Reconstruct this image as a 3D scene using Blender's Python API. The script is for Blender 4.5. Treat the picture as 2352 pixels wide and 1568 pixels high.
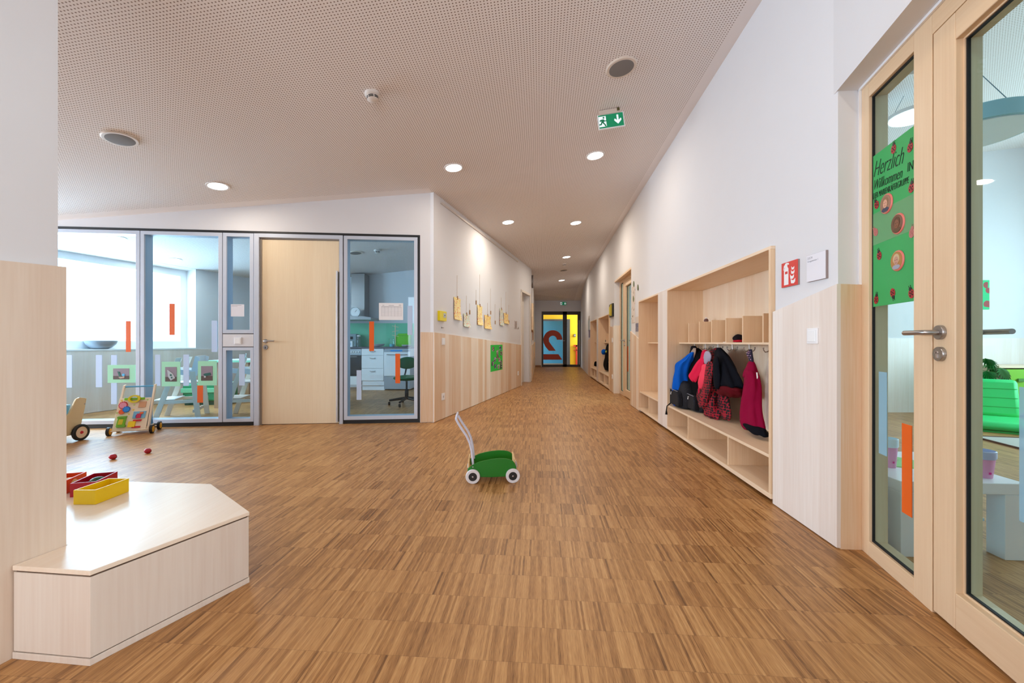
import bpy, math, random
from mathutils import Vector, Matrix, noise
S = bpy.context.scene
for o in list(bpy.data.objects): bpy.data.objects.remove(o)
COL = S.collection
# ------------------------------------------------------------------ camera, exposure, sky, window daylight
CX, HZ, FP = 1176.0, 786.0, 930.0            # principal column, horizon row, focal length in pixels; eye height 1.0 m
cd = bpy.data.cameras.new('camera'); cam = bpy.data.objects.new('camera', cd); COL.objects.link(cam)
cam.location = (0, 0, 1.0); cam.rotation_euler = (math.pi/2, 0, 0)
cd.sensor_width = 36; cd.lens = 36*FP/2352; cd.shift_y = 2/2352; cd.clip_start = .05; cd.clip_end = 200
S.camera = cam
vs = S.view_settings
vs.view_transform = 'Standard'; vs.look = 'None'; vs.gamma = 1; vs.use_curve_mapping = False
vs.exposure = -0.46
try:
    S.cycles.max_bounces = 8; S.cycles.diffuse_bounces = 5; S.cycles.glossy_bounces = 4
    S.cycles.transparent_max_bounces = 16; S.cycles.sample_clamp_indirect = 4; S.cycles.caustics_reflective = False
    S.cycles.use_denoising = True
except Exception: pass
W = bpy.data.worlds.new('sky'); S.world = W; W.use_nodes = True
W.node_tree.nodes['Background'].inputs[0].default_value = (.86, .93, 1, 1)
W.node_tree.nodes['Background'].inputs[1].default_value = 6.0

def window_light(name, loc, d, sx, sy, power, color):      # daylight standing in a window opening; the stair one is added fill
    l = bpy.data.lights.new(name, 'AREA'); l.shape = 'RECTANGLE'; l.size = sx; l.size_y = sy
    l.energy = power; l.color = color
    o = bpy.data.objects.new(name, l); COL.objects.link(o); o.location = loc; o.rotation_euler = Vector(d).to_track_quat('-Z', 'Y').to_euler()
    return o
DAY = (.74, .87, 1.0)
P2 = math.pi/2
window_light('daylight_kitchen_window', (-6.55, 5.45, 1.62), (.964, -.265, -.05), 3.0, 1.6, 520, (.72, .86, 1.0))              # behind the glazed room
window_light('daylight_lobby_window', (-9.1, 2.4, 1.6), (1, 0, 0), 3.7, 1.7, 560, (.68, .84, 1.0))                           # left end of the lobby
window_light('daylight_entrance_window', (-.7, -3.1, 1.5), (0, 1, 0), 2.2, 1.9, 90, (.84, .91, 1.0))            # glazed entrance behind the camera
window_light('daylight_playroom_window', (8.1, 2.3, 1.7), (-1, 0, 0), 5.0, 1.7, 300, (.9, .96, 1.0))             # outer wall of the right room
window_light('daylight_far_playroom_window', (6.1, 8.6, 1.7), (-1, 0, 0), 3.4, 1.6, 220, (.9, .96, 1.0))
window_light('stair_fill_light', (4.1, 17.2, 1.9), (-1, 0, 0),   .8, 1.4, 110, (.95, .97, 1.0))  # added fill that brightens the space behind the end door; no window there

# ------------------------------------------------------------------ node helpers and materials
def srgb(r, g, b):
    f = lambda c: (c/255/12.92) if c/255 <= .04045 else ((c/255+.055)/1.055)**2.4
    return (f(r), f(g), f(b), 1)
class NT:
    def __init__(s, name):
        s.m = bpy.data.materials.new(name); s.m.use_nodes = True; s.t = s.m.node_tree
        s.b = s.t.nodes['Principled BSDF']
    def n(s, typ, **k):
        nd = s.t.nodes.new(typ)
        for a, v in k.items(): setattr(nd, a, v)
        return nd
    def l(s, a, b): s.t.links.new(a, b)
    def math(s, op, a, b=None, c=None):
        nd = s.n('ShaderNodeMath', operation=op)
        for i, v in enumerate((a, b, c)):
            if v is None: continue
            if isinstance(v, (int, float)): nd.inputs[i].default_value = v
            else: s.l(v, nd.inputs[i])
        return nd.outputs[0]
    def vec(s, x, y, z=0.0):
        nd = s.n('ShaderNodeCombineXYZ')
        for i, v in enumerate((x, y, z)):
            if isinstance(v, (int, float)): nd.inputs[i].default_value = v
            else: s.l(v, nd.inputs[i])
        return nd.outputs[0]
    def ramp(s, fac, stops):
        nd = s.n('ShaderNodeValToRGB'); e = nd.color_ramp.elements
        while len(e) < len(stops): e.new(.5)
        for el, (p, c) in zip(e, stops): el.position = p; el.color = c
        s.l(fac, nd.inputs[0]); return nd.outputs[0]
    def mix(s, fac, a, b, mode='MIX'):
        nd = s.n('ShaderNodeMix', data_type='RGBA', blend_type=mode)
        if isinstance(fac, (int, float)): nd.inputs[0].default_value = fac
        else: s.l(fac, nd.inputs[0])
        for i, v in ((6, a), (7, b)):
            if isinstance(v, tuple): nd.inputs[i].default_value = v
            else: s.l(v, nd.inputs[i])
        return nd.outputs[2]
def plain(name, col, rough=.5, metal=0, spec=.5, noise_amt=.04, coat=0, bump=0, bscale=200):
    q = NT(name); q.b.inputs['Roughness'].default_value = rough; q.b.inputs['Metallic'].default_value = metal
    q.b.inputs['Specular IOR Level'].default_value = spec; q.b.inputs['Coat Weight'].default_value = coat
    tc = q.n('ShaderNodeTexCoord'); nz = q.n('ShaderNodeTexNoise'); nz.inputs['Scale'].default_value = 6; nz.inputs['Detail'].default_value = 3
    q.l(tc.outputs['Object'], nz.inputs['Vector'])
    d = tuple(c*(1-2*noise_amt) for c in col[:3])+(1,)
    q.l(q.mix(nz.outputs[0], d, col), q.b.inputs['Base Color'])
    if bump:
        n2 = q.n('ShaderNodeTexNoise'); n2.inputs['Scale'].default_value = bscale; q.l(tc.outputs['Object'], n2.inputs['Vector'])
        bp = q.n('ShaderNodeBump'); bp.inputs['Strength'].default_value = bump; bp.inputs['Distance'].default_value = .002
        q.l(n2.outputs[0], bp.inputs['Height']); q.l(bp.outputs[0], q.b.inputs['Normal'])
    return q.m
def veneer(name, light, dark, band=.12, axis=0, grain=2, rough=.45, amt=1.0, spec=.4, bcon=1.0):
    """light wood: soft bands across `axis`, fine grain running along `grain`"""
    q = NT(name); q.b.inputs['Roughness'].default_value = rough; q.b.inputs['Specular IOR Level'].default_value = spec
    tc = q.n('ShaderNodeTexCoord'); sp = q.n('ShaderNodeSeparateXYZ'); q.l(tc.outputs['Object'], sp.inputs[0])
    a = sp.outputs[axis]
    bi = q.math('FLOOR', q.math('DIVIDE', a, band))
    wn = q.n('ShaderNodeTexWhiteNoise', noise_dimensions='1D'); q.l(q.math('ADD', bi, .5), wn.inputs['W'])
    mp = q.n('ShaderNodeMapping'); sc = [90, 90, 90]; sc[grain] = 3; mp.inputs['Scale'].default_value = sc
    q.l(tc.outputs['Object'], mp.inputs[0]); nz = q.n('ShaderNodeTexNoise'); nz.inputs['Scale'].default_value = 1; nz.inputs['Detail'].default_value = 4
    q.l(mp.outputs[0], nz.inputs['Vector'])
    mp2 = q.n('ShaderNodeMapping'); sc = [9, 9, 9]; sc[grain] = .7; mp2.inputs['Scale'].default_value = sc
    q.l(tc.outputs['Object'], mp2.inputs[0]); n2 = q.n('ShaderNodeTexNoise'); n2.inputs['Scale'].default_value = 1
    q.l(mp2.outputs[0], n2.inputs['Vector'])
    f = q.math('ADD', q.math('MULTIPLY', wn.outputs[0], .45*bcon), q.math('ADD', q.math('MULTIPLY', q.math('SUBTRACT', nz.outputs[0], .5), .7*amt), q.math('MULTIPLY', q.math('SUBTRACT', n2.outputs[0], .2), .6*amt)))
    q.l(q.ramp(f, [(0, light), (1, dark)]), q.b.inputs['Base Color'])
    return q.m
def glass(name, tint, rough=0, spec=1.0):
    """thin pane: tinted transmission plus a fresnel reflection"""
    m = bpy.data.materials.new(name); m.use_nodes = True; t = m.node_tree; t.nodes.clear()
    o = t.nodes.new('ShaderNodeOutputMaterial'); tr = t.nodes.new('ShaderNodeBsdfTransparent'); tr.inputs[0].default_value = tint
    g = t.nodes.new('ShaderNodeBsdfGlossy'); g.inputs['Roughness'].default_value = .02; mx = t.nodes.new('ShaderNodeMixShader')
    lw = t.nodes.new('ShaderNodeLayerWeight'); lw.inputs[0].default_value = .5
    pw = t.nodes.new('ShaderNodeMath'); pw.operation = 'POWER'; pw.inputs[1].default_value = 5
    ml = t.nodes.new('ShaderNodeMath'); ml.operation = 'MULTIPLY_ADD'; ml.inputs[1].default_value = .9*spec; ml.inputs[2].default_value = .035*spec
    t.links.new(lw.outputs['Facing'], pw.inputs[0]); t.links.new(pw.outputs[0], ml.inputs[0]); t.links.new(ml.outputs[0], mx.inputs[0]); t.links.new(tr.outputs[0], mx.inputs[1]); t.links.new(g.outputs[0], mx.inputs[2])
    t.links.new(mx.outputs[0], o.inputs[0]); return m
def film(name, col, alpha):
    m = bpy.data.materials.new(name); m.use_nodes = True; b = m.node_tree.nodes['Principled BSDF']
    b.inputs['Base Color'].default_value = col; b.inputs['Alpha'].default_value = alpha; b.inputs['Roughness'].default_value = .6
    return m
def emit(name, col, st):
    m = bpy.data.materials.new(name); m.use_nodes = True; b = m.node_tree.nodes['Principled BSDF']
    b.inputs['Base Color'].default_value = col; b.inputs['Emission Color'].default_value = col; b.inputs['Emission Strength'].default_value = st
    return m
def dots(name, base, dot, scale, thr=.30, rough=.85):
    q = NT(name); q.b.inputs['Roughness'].default_value = rough
    tc = q.n('ShaderNodeTexCoord'); v = q.n('ShaderNodeTexVoronoi'); v.inputs['Scale'].default_value = scale; v.inputs['Randomness'].default_value = .35
    q.l(tc.outputs['Object'], v.inputs['Vector'])
    q.l(q.mix(q.math('LESS_THAN', v.outputs['Distance'], thr), base, dot), q.b.inputs['Base Color']); return q.m
def splodge(name, base, cols, scale, dens=.5, rough=.7):
    """paint spots / collage patches: random cell colours over a base"""
    q = NT(name); q.b.inputs['Roughness'].default_value = rough
    tc = q.n('ShaderNodeTexCoord'); v = q.n('ShaderNodeTexVoronoi'); v.inputs['Scale'].default_value = scale
    q.l(tc.outputs['Object'], v.inputs['Vector'])
    sp = q.n('ShaderNodeSeparateColor'); q.l(v.outputs['Color'], sp.inputs[0])
    c = q.ramp(sp.outputs[0], [(i/len(cols), k) for i, k in enumerate(cols)])
    for n in q.t.nodes:
        if n.type == 'VALTORGB': n.color_ramp.interpolation = 'CONSTANT'
    f = q.math('MULTIPLY', q.math('LESS_THAN', sp.outputs[1], dens), q.math('LESS_THAN', v.outputs['Distance'], .48))
    q.l(q.mix(f, base, c), q.b.inputs['Base Color']); return q.m

RA = math.atan(.07)           # the long right wall runs at this angle from the view axis
def floor_mat():
    q = NT('industrial_parquet'); b = q.b
    geo = q.n('ShaderNodeNewGeometry'); mp = q.n('ShaderNodeMapping', vector_type='POINT'); mp.inputs['Rotation'].default_value = (0, 0, RA)
    q.l(geo.outputs['Position'], mp.inputs[0]); sp = q.n('ShaderNodeSeparateXYZ'); q.l(mp.outputs[0], sp.inputs[0])
    x, y = sp.outputs[0], sp.outputs[1]
    yr = q.math('DIVIDE', y, .158); row = q.math('FLOOR', yr)
    def wn(u, v):
        w = q.n('ShaderNodeTexWhiteNoise', noise_dimensions='2D'); q.l(q.vec(u, v), w.inputs['Vector']); return w.outputs[0]
    rr = wn(row, 3.3)
    xs = q.math('ADD', q.math('DIVIDE', x, .0085), q.math('MULTIPLY', rr, 9)); st = q.math('FLOOR', xs)
    bl = q.math('FLOOR', q.math('ADD', q.math('DIVIDE', x, .24), q.math('MULTIPLY', rr, 5)))
    w1 = wn(st, row); w2 = wn(bl, q.math('ADD', row, 77.7)); w3 = wn(q.math('ADD', st, 31.5), row)
    def grain(sx, sy, det):
        m2 = q.n('ShaderNodeMapping'); m2.inputs['Scale'].default_value = (sx, sy, 1); q.l(mp.outputs[0], m2.inputs[0])
        nz = q.n('ShaderNodeTexNoise'); nz.inputs['Scale'].default_value = 1; nz.inputs['Detail'].default_value = det; q.l(m2.outputs[0], nz.inputs['Vector']); return nz.outputs[0]
    g1, g2, g3 = grain(700, 22, 5), grain(60, 9, 3), grain(.8, .8, 2)
    w4 = wn(q.math('FLOOR', q.math('ADD', q.math('DIVIDE', x, .0215), q.math('MULTIPLY', rr, 7))), q.math('ADD', row, 11.1))
    f = q.math('ADD', q.math('ADD', .13, q.math('ADD', q.math('MULTIPLY', w1, .26), q.math('MULTIPLY', w4, .17))), q.math('MULTIPLY', w2, .10))
    f = q.math('ADD', f, q.math('MULTIPLY', q.math('SUBTRACT', g1, .5), .85))
    f = q.math('ADD', f, q.math('MULTIPLY', q.math('SUBTRACT', g2, .5), .30))
    f = q.math('ADD', f, q.math('MULTIPLY', q.math('SUBTRACT', g3, .5), .25))
    f = q.math('ADD', f, q.math('MULTIPLY', q.math('LESS_THAN', w3, .07), -.16))
    col = q.ramp(f, [(0, srgb(102, 66, 32)), (.25, srgb(152, 105, 58)), (.5, srgb(186, 137, 84)), (.8, srgb(208, 163, 108)), (1, srgb(224, 186, 134))])
    fy = q.math('FRACT', yr); fx = q.math('FRACT', xs)
    jy = q.math('MULTIPLY', q.math('LESS_THAN', fy, .012), .7); jx = q.math('LESS_THAN', fx, .08)
    col = q.mix(q.math('MULTIPLY', q.math('MAXIMUM', jy, q.math('MULTIPLY', jx, .55)), .45), col, srgb(84, 50, 24))
    q.l(col, b.inputs['Base Color'])
    q.l(q.math('ADD', .33, q.math('MULTIPLY', g1, .16)), b.inputs['Roughness']); b.inputs['Specular IOR Level'].default_value = .42
    bp = q.n('ShaderNodeBump'); bp.inputs['Strength'].default_value = .12; bp.inputs['Distance'].default_value = .001
    q.l(f, bp.inputs['Height']); q.l(bp.outputs[0], b.inputs['Normal'])
    return q.m
def ceil_mat():
    q = NT('perforated_plaster'); b = q.b; b.inputs['Roughness'].default_value = .9; b.inputs['Specular IOR Level'].default_value = .2
    geo = q.n('ShaderNodeNewGeometry'); mp = q.n('ShaderNodeMapping'); mp.inputs['Rotation'].default_value = (0, 0, RA)
    q.l(geo.outputs['Position'], mp.inputs[0]); sp = q.n('ShaderNodeSeparateXYZ'); q.l(mp.outputs[0], sp.inputs[0])
    x, y = sp.outputs[0], sp.outputs[1]; P = .0205
    fx = q.math('SUBTRACT', q.math('FRACT', q.math('DIVIDE', x, P)), .5); fy = q.math('SUBTRACT', q.math('FRACT', q.math('DIVIDE', y, P)), .5)
    d = q.math('SQRT', q.math('ADD', q.math('MULTIPLY', fx, fx), q.math('MULTIPLY', fy, fy)))
    hole = q.math('LESS_THAN', d, .215)
    inside = q.math('LESS_THAN', x, 1.4544*.9976-.10)                     # plain border strip along the right wall
    inside2 = q.math('LESS_THAN', q.math('ADD', geo_xy(q, geo, (-.095, 1)), 0), 5.163*.9955-.14)   # and along the glazed wall
    behind = q.math('GREATER_THAN', geo_xy(q, geo, (-.095, 1)), 5.163)
    ok = q.math('MULTIPLY', inside, q.math('MAXIMUM', q.math('MAXIMUM', inside2, behind), q.math('GREATER_THAN', x, -1.35)))
    rightroom = q.math('GREATER_THAN', x, 1.95)
    hole = q.math('MULTIPLY', hole, q.math('MAXIMUM', ok, rightroom))
    q.l(q.mix(hole, srgb(236, 231, 229), srgb(138, 122, 112)), b.inputs['Base Color'])
    return q.m
def geo_xy(q, geo, n):
    L = math.hypot(*n); s = q.n('ShaderNodeVectorMath', operation='DOT_PRODUCT'); q.l(geo.outputs['Position'], s.inputs[0])
    s.inputs[1].default_value = (n[0]/L, n[1]/L, 0); return s.outputs['Value']
M = {}
M['floor'] = floor_mat(); M['ceil'] = ceil_mat()
M['wall'] = plain('white_plaster', srgb(221, 221, 224), .85, spec=.25, noise_amt=.012)
M['walldim'] = M['wall']
M['maple'] = veneer('maple_wall_panel', srgb(240, 229, 214), srgb(216, 180, 142), .105, 0, 2, .42, bcon=1.5)
M['maplew'] = veneer('whitened_maple', srgb(238, 231, 225), srgb(218, 202, 190), .105, 0, 2, .34, spec=.5)
M['benchtop'] = veneer('whitened_maple_top_sheen', srgb(243, 230, 214), srgb(230, 206, 180), .4, 0, 1, .32, spec=.38, bcon=.5)  # paler than the sides: spread window reflection put into the colour
M['board'] = veneer('maple_board', srgb(244, 228, 206), srgb(224, 190, 152), .16, 0, 2, .42)
M['boardh'] = veneer('maple_board_flat', srgb(244, 228, 206), srgb(226, 194, 158), .5, 1, 0, .42)
M['edge'] = plain('maple_edge', srgb(246, 234, 216), .5)
M['spruce'] = veneer('spruce_frame', srgb(238, 214, 182), srgb(214, 178, 138), .06, 0, 2, .4, amt=.8)
M['spruceh'] = veneer('spruce_rail', srgb(238, 214, 182), srgb(214, 178, 138), 5, 1, 0, .4, amt=.8)
M['doorwood'] = veneer('door_veneer', srgb(240, 223, 192), srgb(220, 194, 156), .2, 0, 2, .4, bcon=.45, amt=.8)
M['alu'] = plain('silver_aluminium', srgb(200, 208, 222), .4, .12)
M['black'] = plain('black_trim', srgb(14, 14, 16), .5)
M['gasket'] = plain('black_gasket', srgb(8, 9, 10), .7)
M['steel'] = plain('brushed_steel', srgb(172, 168, 166), .3, .95)
M['white'] = plain('white_plastic', srgb(240, 240, 242), .35)
M['whitel'] = plain('white_lacquer', srgb(242, 244, 246), .3)
M['paper'] = plain('white_paper', srgb(240, 240, 242), .8)
M['gray'] = plain('speaker_grey', srgb(128, 124, 122), .8)
M['bglass'] = glass('blue_tinted_glass', (.745, .885, .96, 1), spec=.8)
M['tglass'] = glass('teal_tinted_glass', (.77, .925, .96, 1), spec=.5)
M['clear'] = glass('clear_glass', (.97, .99, .99, 1))
M['orange'] = film('orange_film', srgb(232, 98, 0), .93)
M['frost'] = film('frosted_film', srgb(200, 220, 246), .8)
M['ffrost'] = film('frosted_film_blue', srgb(150, 195, 215), .6)
M['lamp'] = emit('lamp_diffuser', (1, .96, .92, 1), 14)
M['dark'] = plain('dark_brown_frame', srgb(52, 38, 30), .45)
M['hole'] = plain('dark_gap', srgb(30, 24, 20), .9)
def C(name, r, g, b, rough=.5, **k):
    if name not in M: M[name] = plain(name, srgb(r, g, b), rough, **k)
    return M[name]

# ------------------------------------------------------------------ geometry helpers
class MB:
    def __init__(s): s.v = []; s.f = []
    def add(s, vs, fs):
        k = len(s.v); s.v += [tuple(p) for p in vs]; s.f += [tuple(i+k for i in f) for f in fs]; return s
    def box(s, x0, x1, y0, y1, z0, z1):
        return s.add([(x0,y0,z0),(x1,y0,z0),(x1,y1,z0),(x0,y1,z0),(x0,y0,z1),(x1,y0,z1),(x1,y1,z1),(x0,y1,z1)],
                     [(0,3,2,1),(4,5,6,7),(0,1,5,4),(1,2,6,5),(2,3,7,6),(3,0,4,7)])
    def prism(s, poly, a, b, ax='z'):
        """poly: 2-D outline; extruded from a to b. ax z: (x,y) outline; y: (x,z) outline; x: (y,z) outline"""
        P = {'z': lambda p, h: (p[0], p[1], h), 'y': lambda p, h: (p[0], h, p[1]), 'x': lambda p, h: (h, p[0], p[1])}[ax]
        n = len(poly); vs = [P(p, a) for p in poly]+[P(p, b) for p in poly]
        fs = [tuple(range(n))[::-1], tuple(range(n, 2*n))]+[(i, (i+1) % n, n+(i+1) % n, n+i) for i in range(n)]
        return s.add(vs, fs)
    def ring(s, outer, inner, a, b, ax='y'):
        P = {'z': lambda p, h: (p[0], p[1], h), 'y': lambda p, h: (p[0], h, p[1]), 'x': lambda p, h: (h, p[0], p[1])}[ax]
        n = len(outer); vs = [P(p, h) for h in (a, b) for r in (outer, inner) for p in r]; fs = []
        for i in range(n):
            j = (i+1) % n
            fs += [(i, j, n+j, n+i), (2*n+j, 2*n+i, 3*n+i, 3*n+j), (i, 2*n+i, 2*n+j, j), (n+j, 3*n+j, 3*n+i, n+i)]
        return s.add(vs, fs)
    def tube(s, pts, r, seg=10, cap=True, closed=False):
        pts = [Vector(p) for p in pts]; n = len(pts); rs = r if isinstance(r, (list, tuple)) else [r]*n; rings = []; up = None
        for i, p in enumerate(pts):
            t = (pts[(i+1) % n]-pts[i-1]) if closed else (pts[min(i+1, n-1)]-pts[max(i-1, 0)])
            t.normalize()
            if up is None: up = Vector((0, 0, 1)) if abs(t.z) < .9 else Vector((0, 1, 0))
            a = t.cross(up).normalized(); b = a.cross(t).normalized(); up = b
            rings.append([p+a*math.cos(2*math.pi*k/seg)*rs[i]+b*math.sin(2*math.pi*k/seg)*rs[i] for k in range(seg)])
        vs = [q for rg in rings for q in rg]; fs = []
        for i in range(n if closed else n-1):
            j = (i+1) % n
            fs += [(i*seg+k, i*seg+(k+1) % seg, j*seg+(k+1) % seg, j*seg+k) for k in range(seg)]
        if cap and not closed: fs += [tuple(range(seg))[::-1], tuple((n-1)*seg+k for k in range(seg))]
        return s.add(vs, fs)
    def lathe(s, prof, c=(0, 0, 0), ax='z', seg=32):
        """prof: [(radius, height)]"""
        vs = []; fs = []; n = len(prof)
        for r, h in prof:
            for k in range(seg):
                a = 2*math.pi*k/seg; u, v = r*math.cos(a), r*math.sin(a)
                vs.append({'z': (c[0]+u, c[1]+v, c[2]+h), 'y': (c[0]+u, c[1]+h, c[2]+v), 'x': (c[0]+h, c[1]+u, c[2]+v)}[ax])
        for i in range(n-1): fs += [(i*seg+k, i*seg+(k+1) % seg, (i+1)*seg+(k+1) % seg, (i+1)*seg+k) for k in range(seg)]
        if prof[0][0] > 1e-6 and prof[-1][0] > 1e-6:          # an annulus: close the profile on itself
            fs += [((n-1)*seg+k, (n-1)*seg+(k+1) % seg, (k+1) % seg, k) for k in range(seg)]
        elif prof[0][0] > 1e-6: fs.append(tuple(range(seg))[::-1])
        elif prof[-1][0] > 1e-6: fs.append(tuple((n-1)*seg+k for k in range(seg)))
        return s.add(vs, fs)
    def ball(s, c, rx, ry=None, rz=None, seg=20, rings=12):
        ry = ry or rx; rz = rz or rx; vs = []; fs = []
        for i in range(rings+1):
            t = math.pi*i/rings
            for k in range(seg):
                a = 2*math.pi*k/seg; vs.append((c[0]+rx*math.sin(t)*math.cos(a), c[1]+ry*math.sin(t)*math.sin(a), c[2]+rz*math.cos(t)))
        for i in range(rings): fs += [(i*seg+k, (i+1)*seg+k, (i+1)*seg+(k+1) % seg, i*seg+(k+1) % seg) for k in range(seg)]
        return s.add(vs, fs)
    def xf(s, mat): s.v = [tuple(mat @ Vector(p)) for p in s.v]; return s
    def build(s, name, mat, parent=None, smooth=False, bevel=0, sub=0):
        me = bpy.data.meshes.new(name); me.from_pydata(s.v, [], s.f); me.validate(); me.update()
        o = bpy.data.objects.new(name, me); COL.objects.link(o); me.materials.append(mat)
        import bmesh
        bm = bmesh.new(); bm.from_mesh(me); bmesh.ops.remove_doubles(bm, verts=bm.verts, dist=1e-6); bmesh.ops.recalc_face_normals(bm, faces=bm.faces); bm.to_mesh(me); bm.free()
        if smooth:
            for p in me.polygons: p.use_smooth = True
            try: me.set_sharp_from_angle(angle=math.radians(38 if smooth is True else smooth))
            except Exception: pass
        if bevel:
            md = o.modifiers.new('b', 'BEVEL'); md.width = bevel; md.segments = 2; md.limit_method = 'ANGLE'; md.angle_limit = math.radians(50)
        if sub:
            md = o.modifiers.new('s', 'SUBSURF'); md.levels = sub; md.render_levels = sub
        if parent: o.parent = parent
        return o
def B(*a): return MB().box(*a)
def tag(o, label=None, cat=None, group=None, kind=None):
    for k, v in (('label', label), ('category', cat), ('group', group), ('kind', kind)):
        if v: o[k] = v
    return o
def structure(o): o['kind'] = 'structure'; return o
def thing(name, loc, rz=0, label=None, cat=None, group=None, kind=None, rot=None):
    o = bpy.data.objects.new(name, None); COL.objects.link(o); o.location = loc; o.rotation_euler = rot or (0, 0, rz); o.empty_display_size = .05
    return tag(o, label, cat, group, kind)
def copy_tree(o, parent=None):
    c = o.copy(); COL.objects.link(c)
    if parent: c.parent = parent
    for ch in list(o.children): copy_tree(ch, c)
    return c
def circle(r, n=32, cx=0, cy=0, a0=0): return [(cx+r*math.cos(a0+2*math.pi*k/n), cy+r*math.sin(a0+2*math.pi*k/n)) for k in range(n)]
def text_mesh(body, size, mat, parent, loc, rot=(P2, 0, 0), depth=.0006, shear=0, sx=1, name='lettering', align='LEFT', offset=0):
    cu = bpy.data.curves.new('t', 'FONT'); cu.body = body; cu.size = size; cu.extrude = depth; cu.shear = shear; cu.offset = offset; cu.align_x = align
    to = bpy.data.objects.new('t', cu); COL.objects.link(to)
    dg = bpy.context.evaluated_depsgraph_get(); me = bpy.data.meshes.new_from_object(to.evaluated_get(dg)); bpy.data.objects.remove(to)
    me.materials.clear(); me.materials.append(mat); o = bpy.data.objects.new(name, me); COL.objects.link(o)
    o.parent = parent; o.location = loc; o.rotation_euler = rot; o.scale = (sx, 1, 1); return o

class Frame:
    """wall frame: x runs to the viewer's right, y goes behind the wall, z up"""
    def __init__(s, ox, oy, dx, dy):
        L = math.hypot(dx, dy); s.o = (ox, oy); s.d = (dx/L, dy/L); s.n = (-dy/L, dx/L); s.th = math.atan2(dy, dx)
    def on(s, u, v, dep=0.0):
        a = (u-CX)/FP; c = (HZ-v)/FP
        t = (dep+s.o[0]*s.n[0]+s.o[1]*s.n[1])/(a*s.n[0]+s.n[1])
        return ((t*a-s.o[0])*s.d[0]+(t-s.o[1])*s.d[1], 1+c*t)
    def w(s, x, y, z=0): return (s.o[0]+x*s.d[0]+y*s.n[0], s.o[1]+x*s.d[1]+y*s.n[1], z)
    def thing(s, name, x, y, z, *a, **k): return thing(name, s.w(x, y, z), s.th, *a, **k)
R = Frame(1.592, 1.977, -.07, -1)         # long right wall, x = 0 at its near corner
N = Frame(1.687, 1.954, -.288, -1)        # face of the big door frame at the right
L = Frame(-.978, 5.054, .275, 1)          # left corridor wall
G = Frame(-1.147, 5.054, 1, .095)         # glazed partition, x = 0 at its right end
V = Frame(-5.583, 7.148, .275, 1)         # window wall of the glazed room
yl = 2202/(1431.75-1220.5); M2 = Frame(-.978+.275*(yl-5.054), yl, .07, 1)   # second, far left wall
K = Frame(0, 9.05, 1, 0)                  # kitchen wall
def ceil_z(x, y): return 3.135+.113*x-.0295*y
def ceil_at(u, v):
    a = (u-CX)/FP; c = (HZ-v)/FP; t = 2.135/(c-.113*a+.0295); return Vector((a*t, t, 1+c*t))
def floor_at(u, v, z=0.0):
    t = FP*(1-z)/(v-HZ); return ((u-CX)/FP*t, t)
CN = Vector((-.113, .0295, 1)).normalized(); CROT = Vector((0, 0, 1)).rotation_difference(CN).to_euler()

# ------------------------------------------------------------------ shell
structure(MB().add([(-9.2, -4, 0), (9, -4, 0), (9, 4.4, 0), (-9.2, 4.4, 0), (-6.8, 4.4, 0), (9, 4.4, 0), (9, 21, 0), (-2.2, 21, 0)], [(0, 1, 2, 3), (4, 5, 6, 7)]).build('floor', M['floor']))
ct = MB(); yb = 14.6
P_ = lambda x, y: (x, y, ceil_z(x, y))
ct.add([P_(-9.2, -4), P_(9, -4), P_(9, 4.4), P_(-9.2, 4.4)], [(0, 3, 2, 1)]); ct.add([P_(-6.79, 4.4), P_(9, 4.4), P_(9, yb), P_(-3.98, yb)], [(0, 3, 2, 1)])
ct.add([P_(.5, yb), P_(3.4, yb), (3.4, 16.6, 2.70), (.5, 16.6, 2.70)], [(0, 3, 2, 1)])
ct.add([(.1, 16.6, 2.70), (4.4, 16.6, 2.70), (4.4, 21, 2.70), (.1, 21, 2.70)], [(0, 3, 2, 1)])
structure(ct.build('ceiling', M['ceil']))
TOP = 4.3
def fr_obj(F, mb, name, mat, **k):
    o = mb.build(name, mat, **k); o.location = (F.o[0], F.o[1], 0); o.rotation_euler = (0, 0, F.th); return o
rx = lambda Y: -(Y-1.977)*1.00245         # depth Y of a point on the right wall -> frame x
# long right wall: solid pieces round two coat niches and the second glazed door
A0, A1, B0, B1 = rx(2.505), rx(4.55), rx(4.90), rx(5.88)
D0, D1 = rx(6.48), rx(7.95)
A2, A3, B2, B3 = rx(8.43), rx(9.95), rx(10.25), rx(11.57)
LT = 1.585; WT = .42
wr = MB()
wr.box(A0, 0, 0, .10, 0, TOP); wr.box(A0, -.05, .10, .2, 0, TOP)
wr.box(D0, B1, 0, WT, 0, TOP); wr.box(B1, A0, 0, WT, LT, TOP)
wr.box(D1, D0, 0, WT, 2.205, TOP)
wr.box(A2, D1, 0, WT, 0, TOP); wr.box(B3, A2, 0, WT, LT, TOP); wr.box(rx(12.2), B3, 0, WT, 0, TOP)
wr.box(B1, A0, .40, WT, 0, LT); wr.box(B3, A2, .40, WT, 0, LT)
structure(fr_obj(R, wr, 'wall_right', M['wall']))
p1 = R.w(rx(12.2), 0); p2 = (2.80, 16.5)
structure(MB().prism([p1[:2], p2, (p2[0]+.4, 16.6), (p1[0]+.4, p1[1])], 0, TOP).build('wall_right_far', M['wall']))
# near right wall round the big door (door face y=0, wall face y=-.10)
wn_ = MB(); wn_.box(-.10, 3.6, -.104, .04, 2.226, TOP); wn_.box(1.53, 3.6, -.104, .3, 0, TOP); wn_.box(-.08, 1.6, .04, .3, 2.30, TOP)
structure(fr_obj(N, wn_, 'wall_right_near', M['wall']))
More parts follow.
